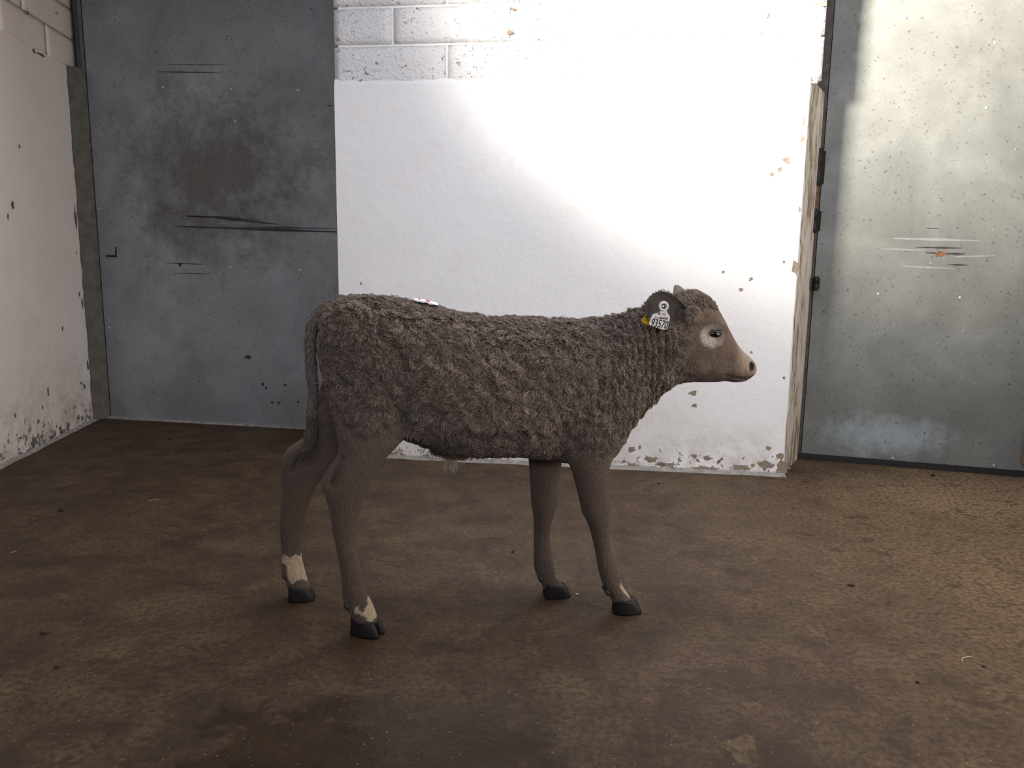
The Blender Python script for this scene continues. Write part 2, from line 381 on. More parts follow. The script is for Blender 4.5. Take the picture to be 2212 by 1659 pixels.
# wall with the high window opening (out of the picture, on the camera's left)
WS0, WS1, WZ0, WZ1 = 2.55, 3.55, 1.95, 2.80
LLen = (LW1-LA).length
def lw_box(name, s0, s1, z0, z1, out, mat, parent=wl, thick=0.22):
    P = [LA+LD*s0+LN*out, LA+LD*s1+LN*out, LA+LD*s1-LN*thick, LA+LD*s0-LN*thick]
    return prism(name, [xy(p) for p in P], z0, z1, mat, parent)
lw_box('masonry', 0, LLen, 0, WZ0-0.0, -0.02, M_leftwall)
lw_box('masonry', 0, WS0, WZ0, CEIL, -0.02, M_leftwall)
lw_box('masonry', WS1, LLen, WZ1+0.0, CEIL, -0.03, M_leftwall)
lw_box('masonry', WS0, WS1, WZ1, CEIL, -0.02, M_leftwall)
lw_box('masonry', WS1, LLen, WZ0, WZ1, -0.03, M_leftwall)
# plaster coat with a ragged edge towards the jamb
pv = []; nz = 90
edge = [LLen - 0.012 + 0.012*mnoise.noise((0.3, 0.1, z_*9)) + 0.010*mnoise.noise((3.3, 0.1, z_*31)) for z_ in [ZL*i/nz for i in range(nz+1)]]
for i in range(nz+1):
    z_ = ZL*i/nz
    for s, o_ in ((0, 0), (edge[i], 0), (edge[i]+0.002, -0.025)):
        q = LA + LD*s + LN*o_; pv.append((q.x, q.y, z_))
i0 = len(pv)
q = LA - LN*0.025; q2 = LA + LD*edge[-1] - LN*0.025
pv += [(q.x, q.y, ZL+0.004), (q2.x, q2.y, ZL+0.004)]
pf = [[3*i+j, 3*i+1+j, 3*i+4+j, 3*i+3+j] for i in range(nz) for j in range(2)] + [[3*nz, 3*nz+1, i0+1, i0]]
mesh_py('plaster_coat', pv, pf, M_leftwall, wl)
# blocks of the left wall above the plaster
lper = 0.50; lh = dz; LGAP = 0.006
for r in range(4):
    z0 = ZL + 0.004 + r*lh; z1_ = min(CEIL, z0+lh) - LGAP
    if z1_-z0 < 0.03: continue
    k = 0; s1 = LLen + 0.19
    s0 = LLen - (0.20 if r % 2 == 0 else 0.45)
    while s1 > WS1+0.02 and k < 8:
        s0 = max(s0, WS1+0.02)
        o = link('block', block_mesh(s1-s0-LGAP, z1_-z0, 200+r*17+k, 0.35), None, wl)
        o.data.materials[0] = M_leftwall
        p = LA + LD*s0 - LN*0.014
        o.location = (p.x, p.y, z0); o.rotation_euler = (0, 0, math.atan2(LD.y, LD.x))
        s1 = s0; s0 = s1 - lper; k += 1
chips(wl, LW0+LN*0.0005, LN, LD, [(42,317,3,4),(27,443,5,8),(17,467,3,6),(135,710,3,4),(104,846,3,9),(33,897,3,4),(92,880,2.5,4),(165,545,2,3),(172,636,3,6),(178,655,4,9),(168,390,4,12),(163,470,5,20),
      (60,28,3,4),(123,28,2,3),(90,119,18,3),(73,110,6,5),(150,945,7,4),(110,945,5,4),(130,925,6,3),(60,975,5,3),(85,962,4,3),(190,790,4,9),(182,835,4,6),(176,828,3,4)], M_jamb, 'flaked_spot', 3)
# jamb
jp = [xy(LW1 - LD*0.035 - LN*0.022), xy(J1 + Vector((0.004, 0.0, 0))), xy(J1 + Vector((0.004, 0.25, 0))), xy(LW1 - LN*0.25)]
jam = struct(prism('trim_1', jp, 0, ZL+0.002, M_jamb))
jq = LW1.lerp(J1, 0.86)
prism('upper_jamb', [xy(jq), xy(J1 + Vector((0.004, 0.0, 0))), xy(J1 + Vector((0.004, 0.25, 0))), xy(jq + LD*0.25 - LN*0.02)], ZL+0.002, CEIL, M_jamb, jam)
# dusty skirting along the left wall
ls = []; nK = 50
for i in range(nK+1):
    s = 2.5 + (LLen-2.5)*i/nK; w = 0.022 + 0.012*mnoise.noise((s*5, 7, 0))
    for o_, z in ((-0.001, 0.014), (w*0.6, 0.006), (w, 0.0004)):
        q = LA + LD*s + LN*o_; ls.append((q.x, q.y, z))
struct(mesh_py('baseboard_left', ls, [[3*i+j, 3*i+3+j, 3*i+4+j, 3*i+1+j] for i in range(nK) for j in range(2)], M_thresh, None, True))
# the window frame of the left wall
def lw_pt(s, o_, z): q = LA + LD*s + LN*o_; return (q.x, q.y, z)
win = struct(empty('window_1'))
for (s0, s1, z0, z1_) in ((WS0, WS1, WZ0, WZ0+0.05), (WS0, WS1, WZ1-0.05, WZ1), (WS0, WS0+0.05, WZ0+0.05, WZ1-0.05), (WS1-0.05, WS1, WZ0+0.05, WZ1-0.05)):
    lw_box('window_frame', s0, s1, z0, z1_, -0.10, M_wood, win, 0.16)

# other walls out of the picture: right wall with a doorway, rear wall with a high window
RX = 2.64
wr = struct(empty('wall_right'))
for x0, y0, x1, y1, z0, z1_ in ((RX, 2.15, RX+0.2, 3.62, 0, CEIL), (RX, -2.6, RX+0.2, 0.55, 0, CEIL), (RX, 0.55, RX+0.2, 2.15, 2.5, CEIL)):
    prism('masonry', [(x0, y0), (x1, y0), (x1, y1), (x0, y1)], z0, z1_, M_shell, wr)
wb = struct(empty('wall_rear'))
for x0, x1, z0, z1_ in ((-3.4, 3.0, 0, 1.9), (-3.4, -1.1, 1.9, CEIL), (1.7, 3.0, 1.9, CEIL), (-1.1, 1.7, 2.8, CEIL)):
    prism('masonry', [(x0, -2.7), (x1, -2.7), (x1, -2.5), (x0, -2.5)], z0, z1_, M_shell, wb)
wk = struct(prism('wall_back', [(-3.4, 5.3), (3.1, 5.3), (3.1, 5.5), (-3.4, 5.5)], 0, CEIL, M_shell))

# ------------------------------------------------------------------ doors
def door(name, p0, p1, n, z0, z1_, mat, thick=0.045):
    P = [p0, p1, p1-n*thick, p0-n*thick]
    return struct(prism(name, [xy(p) for p in P], z0, z1_, mat))
dl = door('door_1', DL0 + DLD*0.012, DL0 + DLD*1.95, DLN, 0.012, 2.75, M_steel_l)
dr = door('door_2', DR0 + DRD*0.012, DR0 + DRD*1.12, DRN, 0.030, 2.75, M_steel_r)
def screws(parent, p0, n, pts):
    me = None
    for px, py in pts:
        q = on_plane(px, py, p0, n)
        if me is None:
            bm = bmesh.new(); prof = [(0.0075, 0.0), (0.007, 0.0018), (0.0045, 0.0032), (0.0028, 0.0033), (0.002, 0.0018)]
            rings = [[bm.verts.new((r*math.cos(t*math.pi/5), r*math.sin(t*math.pi/5), z)) for t in range(10)] for r, z in prof]
            for a, b in zip(rings, rings[1:]):
                for i in range(10): bm.faces.new((a[i], a[(i+1) % 10], b[(i+1) % 10], b[i]))
            bm.faces.new(rings[-1])
            me = bpy.data.meshes.new('screw'); bm.to_mesh(me); bm.free(); me.materials.append(M_screw)
        o = link('screw', me, None, parent); o.location = q; o.rotation_euler = n.to_track_quat('Z', 'Y').to_euler()
screws(dl, DL0, DLN, [(352,188),(499,192),(643,195),(347,571),(498,577),(649,584),(189,142),(201,302),(213,451),(508,262),(136+100,708)])
screws(dr, DR0, DRN, [(1938,231),(2131,233),(1897,635),(2074,643),(1929,990),(2147,1006)])
def streaks(parent, p0, n, along, items, mat, name):
    up = Vector((0, 0, 1))
    for xa, ya, xb, yb, w in items:
        a = on_plane(xa, ya, p0, n) + n*0.0008; b = on_plane(xb, yb, p0, n) + n*0.0008
        sc = (a-CAMP).length/FPX; m_ = 9; top, bot = [], []
        for i in range(m_):
            t = i/(m_-1); q = a.lerp(b, t); h = w*sc*0.5*(math.sin(math.pi*min(1, 0.06+t*0.9))**0.6)*random.uniform(0.6, 1.2)
            top.append(q+up*h); bot.append(q-up*h)
        mesh_py(name, top+bot, [[i, i+1, m_+i+1, m_+i] for i in range(m_-1)], mat, parent)
streaks(dl, DL0, DLN, DLD, [(380,489,728,501,5),(400,466,560,476,4),(470,472,600,484,4),(520,490,728,494,2.5),(400,468,520,469,2.5),(340,155,480,157,2),(360,139,490,140,1.2),(706,228,720,228,2),(360,568,440,571,2),(380,590,470,592,1.5)], M_scratch_dark, 'scratch')
streaks(dl, DL0, DLN, DLD, [(600,97,640,97,1.2),(676,242,719,241,1.4),(686,252,718,253,1.2),(470,482,520,484,1.2)], M_scratch_light, 'scratch')
streaks(dr, DR0, DRN, DRD, [(1978,534,2080,536,3.5),(2000,546,2086,549,5),(2048,571,2092,573,3),(1999,493,2030,493,1.5),(1860,1003,1990,1000,3)], M_scratch_dark, 'scratch')
streaks(dr, DR0, DRN, DRD, [(1930,515,2120,520,4),(1900,537,2000,541,3),(2060,555,2150,552,3),(1950,575,2060,580,4)], M_scratch_light, 'scratch')
chips(dr, DR0+DRN*0.0012, DRN, DRD, [(2031,549,9,6)], M_rust, 'rust_spot', 5)
chips(dl, DL0, DLN, DLD, [(536,772,7,4),(389,572,3,4),(568,830,3,4),(575,838,2.5,3),(616,832,3,3),(644,868,3,3),(588,870,3,3),(602,870,2.5,3)], M_scratch_dark, 'dent_mark', 6)
# L-shaped slot in the left door
q = lambda px, py: on_plane(px, py, DL0+DLN*0.001, DLN)
mesh_py('latch_slot', [q(228,551),(q(248,551)),q(249,533),q(252,533),q(252,556),q(228,555)], [[0,1,4,5],[1,2,3,4]], M_black, dl)
mesh_py('latch_slot_edge', [q(232,556),q(252,557),q(252,558.5),q(232,557.5)], [[0,1,2,3]], M_scratch_light, dl)
# cement threshold under the left door, rubber strip and dark frame of the right one
P = [DL0 + DLN*0.03, DL0 + DLD*1.9 + DLN*0.03, DL0 + DLD*1.9 - DLN*0.1, DL0 - DLN*0.1]
struct(prism('trim_2', [xy(p) for p in P], 0, 0.012, M_thresh))
P = [DR0 + DRN*0.012 - DRD*0.02, DR0 + DRD*1.09 + DRN*0.012, DR0 + DRD*1.09 - DRN*0.05, DR0 - DRN*0.05 - DRD*0.02]
st = prism('bottom_seal', [xy(p) for p in P], 0.001, 0.031, M_black, dr)
F0 = DR0 - DRD*0.055
P = [F0 + DRN*0.004, DR0 + DRD*0.008 + DRN*0.004, DR0 + DRD*0.008 - DRN*0.16, F0 - DRN*0.16 - DRD*0.15]
struct(prism('trim_3', [xy(p) for p in P], 0, CEIL, M_frame))
# wooden stop board at the far edge of the right door
wq = DR0 + DRD*1.045
P = [wq + DRN*0.001, wq + DRD*0.06 + DRN*0.001, wq + DRD*0.06 + DRN*0.035, wq + DRN*0.035]
zb0 = on_plane(2209, 1000, DR0, DRN).z; zb1 = on_plane(2209, 880, DR0, DRN).z
prism('stop_board', [xy(p) for p in P], zb0, zb1, M_wood, dr)

# hinges: knuckle barrels with leaves on the edge of the right door
def barrel(bm, p, r, h, seg=12):
    rings = []
    for k, (zz, rr) in enumerate(((0, r*0.8), (0.004, r), (h*0.47, r), (h*0.49, r*0.85), (h*0.51, r*0.85), (h*0.53, r), (h-0.004, r), (h, r*0.8))):
        rings.append([bm.verts.new((p[0]+rr*math.cos(2*math.pi*i/seg), p[1]+rr*math.sin(2*math.pi*i/seg), p[2]+zz)) for i in range(seg)])
    for a, b in zip(rings, rings[1:]):
        for i in range(seg): bm.faces.new((a[i], a[(i+1) % seg], b[(i+1) % seg], b[i]))
    bm.faces.new(rings[0][::-1]); bm.faces.new(rings[-1])
HP = C - DRD*0.004 + DRN*0.03
def hz(px, py): return on_plane(px, py, C, DRN).z
h1 = (hz(1768, 402), hz(1775, 322)); h2 = (hz(1762, 503), hz(1767, 452))
for n_, (za, zb) in enumerate((h1, h2)):
    bm = bmesh.new(); barrel(bm, (HP.x, HP.y, za), 0.016, zb-za)
    from_bm('hinge_barrel', bm, M_iron, dr, True)
    # leaf
    P = [HP + DRN*0.004, HP + DRD*0.032 + DRN*(-0.024), HP + DRD*0.032 - DRN*0.028, HP]
    prism('hinge_leaf', [xy(p) for p in P], za+0.01, zb-0.01, M_iron, dr)
bm = bmesh.new(); barrel(bm, (HP.x, HP.y, h2[1]), 0.008, h1[0]-h2[1]); from_bm('hinge_pin', bm, M_rust, dr, True)
# sliding bolt lower on the same edge
bz = hz(1770, 612)
bm = bmesh.new(); barrel(bm, (HP.x+0.03, HP.y-0.004, bz-0.035), 0.015, 0.07); from_bm('bolt_eye', bm, M_iron, dr, True)
P = [HP + DRD*0.0 + DRN*0.0, HP + DRD*0.05 + DRN*(-0.02), HP + DRD*0.05 - DRN*0.028, HP - DRN*0.012]
prism('bolt_plate', [xy(p) for p in P], bz-0.03, bz+0.025, M_iron, dr)

# ------------------------------------------------------------------ the calf
# local frame: x along the body towards the head, y away from the camera, z up; origin on the floor between the feet
feet = dict(nh=on_floor(797, 1368), fh=on_floor(655, 1293), nf=on_floor(1355, 1320), ff=on_floor(1203, 1286))
hm = (feet['nh']+feet['fh'])/2; fm = (feet['nf']+feet['ff'])/2
CM = (hm+fm)/2; CU = (fm-hm).normalized(); CV = Vector((-CU.y, CU.x, 0))
CALF = Matrix(((CU.x, CV.x, 0, CM.x), (CU.y, CV.y, 0, CM.y), (0, 0, 1, 0), (0, 0, 0, 1)))
calf = empty('calf'); calf.matrix_world = CALF
tag(calf, 'curly grey-brown calf with white eye rings standing on the concrete floor', 'calf')
def L(px, py, lat=0.0):           # pixel -> point of the calf's own lengthwise plane at that sideways offset
    q = on_plane(px, py, CM + CV*lat, CV) - CM
    return np.array((q.dot(CU), lat, q.z))

class Soup:
    def __init__(s): s.v = []; s.f = []
    def rings(s, R):
        n = len(R[0]); b = len(s.v)
        for r in R: s.v += [tuple(p) for p in r]
        for i in range(len(R)-1):
            for j in range(n): s.f.append((b+i*n+j, b+i*n+(j+1) % n, b+(i+1)*n+(j+1) % n, b+(i+1)*n+j))
        for i, fl_ in ((0, True), (len(R)-1, False)):
            c = np.mean(R[i], axis=0); ci = len(s.v); s.v.append(tuple(c))
            for j in range(n):
                t = (b+i*n+j, b+i*n+(j+1) % n, ci)
                s.f.append(t[::-1] if not fl_ else t)
    def ellipsoid(s, c, r, rot=None, nu=16, nv=10):
        R = []
        for i in range(1, nv):
            t = math.pi*i/nv; ring = []
            for j in range(nu):
                p = np.array((r[0]*math.cos(t), r[1]*math.sin(t)*math.cos(2*math.pi*j/nu), r[2]*math.sin(t)*math.sin(2*math.pi*j/nu)))
                if rot is not None: p = np.array(rot @ Vector(p))
                ring.append(p+np.array(c))
            R.append(ring)
        s.rings(R)

def interp(tab, n):
    tab = np.array(tab, float); t = np.linspace(0, len(tab)-1, n)
    out = []
    for k in range(tab.shape[1]):        # Catmull-Rom through the traced rows
        p = tab[:, k]; row = []
        for u in t:
            i = min(int(u), len(p)-2); f = u-i
            p0, p1, p2, p3 = p[max(i-1, 0)], p[i], p[i+1], p[min(i+2, len(p)-1)]
            row.append(0.5*((2*p1)+(-p0+p2)*f+(2*p0-5*p1+4*p2-p3)*f*f+(-p0+3*p1-3*p2+p3)*f**3))
        out.append(row)
    return np.array(out).T

body = Soup()
# trunk, neck and head: image x, top y, bottom y, half width, height of widest point (0 bottom..1 top), squareness
TR = [(692,704,795,.055,.5,2.1),(697,687,806,.085,.5,2.2),(706,670,822,.112,.5,2.3),(722,653,858,.132,.55,2.4),(755,644,892,.148,.55,2.4),(800,642,914,.155,.55,2.35),(850,648,930,.160,.5,2.3),
      (900,660,948,.168,.46,2.25),(950,669,966,.178,.44,2.2),(1000,679,976,.184,.43,2.2),(1060,688,978,.186,.43,2.2),(1120,690,981,.180,.44,2.2),(1180,692,990,.168,.46,2.2),(1230,692,998,.154,.46,2.2),
      (1270,693,990,.142,.46,2.2),(1300,693,970,.130,.46,2.2),(1335,684,942,.114,.46,2.15),(1365,672,914,.100,.47,2.1),(1395,664,876,.089,.48,2.1),(1425,655,850,.082,.5,2.1),(1452,644,834,.078,.52,2.1),
      (1473,632,827,.078,.56,2.2),(1493,628,825,.080,.60,2.3),(1512,631,825,.081,.60,2.35),(1531,646,825,.079,.60,2.35),(1548,670,824,.072,.60,2.35),(1563,698,823,.063,.58,2.3),(1578,724,825,.056,.52,2.3),
      (1592,746,824,.052,.48,2.3),(1605,760,821,.050,.48,2.4),(1616,770,816,.046,.5,2.4),(1624,779,809,.037,.5,2.3),(1628,786,800,.022,.5,2.1)]
NR = 40
R = []
for x, t, b, hw, zc, sq in interp(TR, 120):
    P0 = L(x, b); P1 = L(x, t); ring = []
    for j in range(NR):
        a = 2*math.pi*j/NR; ca, sa = math.cos(a), math.sin(a)
        yy = hw*math.copysign(abs(ca)**(2/sq), ca); ss = math.copysign(abs(sa)**(2/sq), sa)
        k = zc + ss*((1-zc) if ss > 0 else zc)
        p = P0 + (P1-P0)*k; p[1] = yy; ring.append(p)
    R.append(ring)
body.rings(R)
# legs: back x, front x, y, half width, sideways centre
NH = [(704,800,700,.03,-.085),(698,850,760,.060,-.088),(698,874,810,.070,-.092),(712,888,860,.072,-.095),(721,890,900,.068,-.098),(727,880,940,.062,-.100),(731,854,966,.055,-.103),(722,833,992,.047,-.106),
      (703,814,1019,.040,-.109),(694,806,1036,.036,-.110),(695,797,1055,.035,-.112),(705,784,1081,.033,-.114),(712,775,1111,.029,-.115),(717,770,1141,.026,-.116),(723,771,1171,.0245,-.118),(732,777,1214,.024,-.120),
      (737,786,1250,.026,-.121),(739,795,1282,.029,-.122),(744,805,1304,.028,-.123),(757,813,1325,.030,-.124),(765,817,1342,.031,-.124)]
FH = [(712,800,720,.03,.085),(702,850,780,.060,.088),(692,830,840,.066,.092),(687,806,890,.060,.096),(672,785,925,.052,.100),(648,762,950,.046,.104),(622,744,968,.040,.107),(607,724,996,.036,.110),
      (606,706,1020,.035,.112),(608,691,1039,.034,.113),(609,675,1069,.032,.114),(604,664,1105,.029,.116),(603,656,1141,.026,.117),(606,652,1171,.0245,.119),(608,652,1201,.025,.120),(608,658,1229,.028,.121),
      (616,664,1251,.028,.122),(621,673,1271,.030,.123)]
NF = [(1220,1330,800,.03,-.095),(1216,1362,860,.055,-.100),(1216,1365,905,.060,-.100),(1218,1354,945,.058,-.098),(1222,1332,975,.052,-.094),(1228,1319,1000,.046,-.090),(1236,1315,1022,.041,-.087),(1245,1315,1054,.036,-.083),
      (1252,1319,1084,.034,-.079),(1257,1319,1106,.034,-.077),(1267,1317,1126,.031,-.075),(1276,1316,1151,.026,-.073),(1283,1319,1180,.023,-.071),(1289,1328,1210,.023,-.069),(1294,1336,1238,.026,-.068),(1302,1343,1262,.027,-.067),
      (1314,1357,1283,.027,-.066),(1322,1368,1300,.030,-.066)]
FF = [(1130,1240,830,.03,.095),(1132,1228,900,.048,.095),(1138,1217,960,.045,.092),(1142,1213,1000,.042,.088),(1144,1211,1030,.038,.084),(1146,1211,1060,.035,.081),(1147,1206,1085,.034,.078),(1151,1198,1110,.033,.076),
      (1153,1190,1135,.028,.074),(1153,1189,1165,.024,.072),(1153,1192,1195,.023,.070),(1153,1197,1222,.026,.068),(1159,1202,1243,.027,.067),(1168,1212,1259,.028,.066),(1174,1219,1273,.030,.065)]
NL = 22
for tab, nn in ((NH, 90), (FH, 80), (NF, 80), (FF, 70)):
    R = []
    for xb, xf, y, hw, lat in interp(tab, nn):
        P0 = L(xb, y, lat); P1 = L(xf, y, lat); ring = []
        for j in range(NL):
            a = 2*math.pi*j/NL; ca, sa = math.cos(a), math.sin(a)
            p = (P0+P1)/2 + (P1-P0)/2*math.copysign(abs(ca)**0.92, ca); p[1] = lat + hw*math.copysign(abs(sa)**0.92, sa); ring.append(p)
        R.append(ring)
    body.rings(R)
# hip bones, shoulder points, brow ridges, cheeks, sheath under the belly
for sgn in (-1, 1):
    body.ellipsoid(L(772, 668)+np.array((0, sgn*.112, -.012)), (.05, .032, .035))
    body.ellipsoid(L(1312, 852)+np.array((0, sgn*.100, 0)), (.075, .040, .11))
    body.ellipsoid(L(1536, 702)+np.array((0, sgn*.066, .0)), (.030, .016, .016), Matrix.Rotation(0.35, 3, 'Y'))
    body.ellipsoid(L(1492, 768)+np.array((0, sgn*.050, 0)), (.060, .026, .055))
    body.ellipsoid(L(1605, 790)+np.array((0, sgn*.036, 0)), (.026, .016, .026))
    body.ellipsoid(L(1478, 680)+np.array((0, sgn*.072, 0)), (.026, .024, .026))
body.ellipsoid(L(975, 972), (.060, .035, .028), Matrix.Rotation(0.25, 3, 'Y'))
body.ellipsoid(L(1590, 818), (.032, .034, .010))
body.ellipsoid(L(1270, 965), (.10, .075, .055))

# one continuous skin: union of the volumes by voxel remesh, then relaxed
me = bpy.data.meshes.new('raw'); me.from_pydata(body.v, [], body.f); me.update()
bm = bmesh.new(); bm.from_mesh(me); bmesh.ops.recalc_face_normals(bm, faces=bm.faces); bm.to_mesh(me); bm.free()
tmp = bpy.data.objects.new('tmp', me); COL.objects.link(tmp)
md = tmp.modifiers.new('r', 'REMESH'); md.mode = 'VOXEL'; md.voxel_size = 0.0052
sm = tmp.modifiers.new('s', 'SMOOTH'); sm.factor = 0.5; sm.iterations = 7
dg = bpy.context.evaluated_depsgraph_get(); dg.update()
bme = bpy.data.meshes.new_from_object(tmp.evaluated_get(dg)); bme.name = 'body'
bpy.data.objects.remove(tmp); bpy.data.meshes.remove(me)
nv = len(bme.vertices); V = np.empty(nv*3); bme.vertices.foreach_get('co', V); V = V.reshape(-1, 3)
Nn = np.empty(nv*3); bme.vertices.foreach_get('normal', Nn); Nn = Nn.reshape(-1, 3)

def vnoise(P, f, seed=0.0):       # cheap smooth noise: sum of warped sines
    x, y, z = (P*f + seed*np.array((1.7, 2.3, 0.9))).T
    return (np.sin(x*1.0+1.3*np.sin(y*1.1+seed)+0.7*z)+np.sin(y*1.3-0.8*np.sin(z*1.2)+seed*2)+np.sin(z*1.1+1.1*np.sin(x*0.9)+0.5*y+seed*3))/3
def sstep(a, b, x): t = np.clip((x-a)/(b-a), 0, 1); return t*t*(3-2*t)
def inpoly(P2, poly):
    x, z = P2.T; r = np.zeros(len(x), bool); n = len(poly)
    for i in range(n):
        x0, z0 = poly[i]; x1, z1_ = poly[(i+1) % n]
        c = ((z0 > z) != (z1_ > z)) & (x < (x1-x0)*(z-z0)/(z1_-z0+1e-12)+x0); r ^= c
    return r

# landmarks in the calf's own frame
def hz_lat(px, py, lat): return L(px, py, lat)
EYE_LAT = -0.0735
EYE = L(1544, 722, EYE_LAT)
NOS = L(1621, 791, -0.040)
xh_ = L(1450, 730)[0]
# relief: nostril pits, mouth line, neck wrinkles, eye sockets, hock hollow, muscle edges
for sgn in (-1, 1):
    d = np.sqrt(((V[:, 0]-NOS[0])/.0085)**2 + ((V[:, 2]-NOS[2])/.014)**2 + ((V[:, 1]-sgn*.034)/.022)**2)
    V -= Nn*(0.011*np.exp(-d**2))[:, None]
    d = np.sqrt(((V[:, 0]-EYE[0])/.020)**2 + ((V[:, 2]-EYE[2])/.012)**2 + ((V[:, 1]-sgn*abs(EYE_LAT))/.03)**2)
    V -= Nn*(0.010*np.exp(-d**2))[:, None]
MO = [L(1566, 809, -.045), L(1580, 814, -.045), L(1596, 817, -.045), L(1613, 818, -.04), L(1624, 812, -.03)]
def seg_d(P2, pts):
    d = np.full(len(P2), 9.0)
    for a, b in zip(pts, pts[1:]):
        a = np.array((a[0], a[2])); b = np.array((b[0], b[2])); ab = b-a
        t = np.clip(((P2-a)@ab)/(ab@ab), 0, 1); d = np.minimum(d, np.linalg.norm(P2-a-t[:, None]*ab, axis=1))
    return d
P2 = V[:, (0, 2)]
mouth = np.exp(-(seg_d(P2, MO)/.0035)**2)
V -= Nn*(0.0035*mouth)[:, None]
nx0, nx1 = L(1275, 780)[0], L(1455, 760)[0]
wr_m = sstep(nx0, nx0+.07, V[:, 0])*(1-sstep(nx1-.07, nx1, V[:, 0]))*sstep(L(1330, 930)[2], L(1330, 850)[2], V[:, 2])
V += Nn*(0.0068*wr_m*np.sin(V[:, 0]*2*math.pi/.021 + 1.8*vnoise(V, 9, 2) + 1.2*V[:, 2]*8))[:, None]
fold = [L(858, 935, -.1), L(872, 905, -.1), L(880, 870, -.1), L(874, 830, -.1)]
V -= Nn*(0.009*np.exp(-(seg_d(P2, fold)/.014)**2)*(np.abs(V[:, 1]) > .06))[:, None]
for tabl, sg in (([L(738, 985, -.1), L(728, 1012, -.1), L(722, 1035, -.1)], -1), ([L(655, 975, .1), L(640, 995, .1), L(632, 1012, .1)], 1)):
    V -= Nn*(0.017*np.exp(-(seg_d(P2, tabl)/.009)**2)*(V[:, 1]*sg > .05))[:, None]
shf = [L(1212, 985, -.1), L(1205, 950, -.1), L(1212, 905, -.1)]
V -= Nn*(0.010*np.exp(-(seg_d(P2, shf)/.016)**2)*(np.abs(V[:, 1]) > .05))[:, None]
V += Nn*(0.0030*vnoise(V, 24, 1)+0.0038*vnoise(V, 75, 4)+0.0026*vnoise(V, 140, 7))[:, None]*(1-.75*sstep(xh_, xh_+.06, V[:, 0]))[:, None]*sstep(L(1000, 960)[2]-.02, L(1000, 900)[2], V[:, 2])[:, None]
bme.vertices.foreach_set('co', V.ravel()); bme.update()
bme.vertices.foreach_get('normal', Nn.ravel()); Nn_ = np.empty(nv*3); bme.vertices.foreach_get('normal', Nn_); Nn = Nn_.reshape(-1, 3)

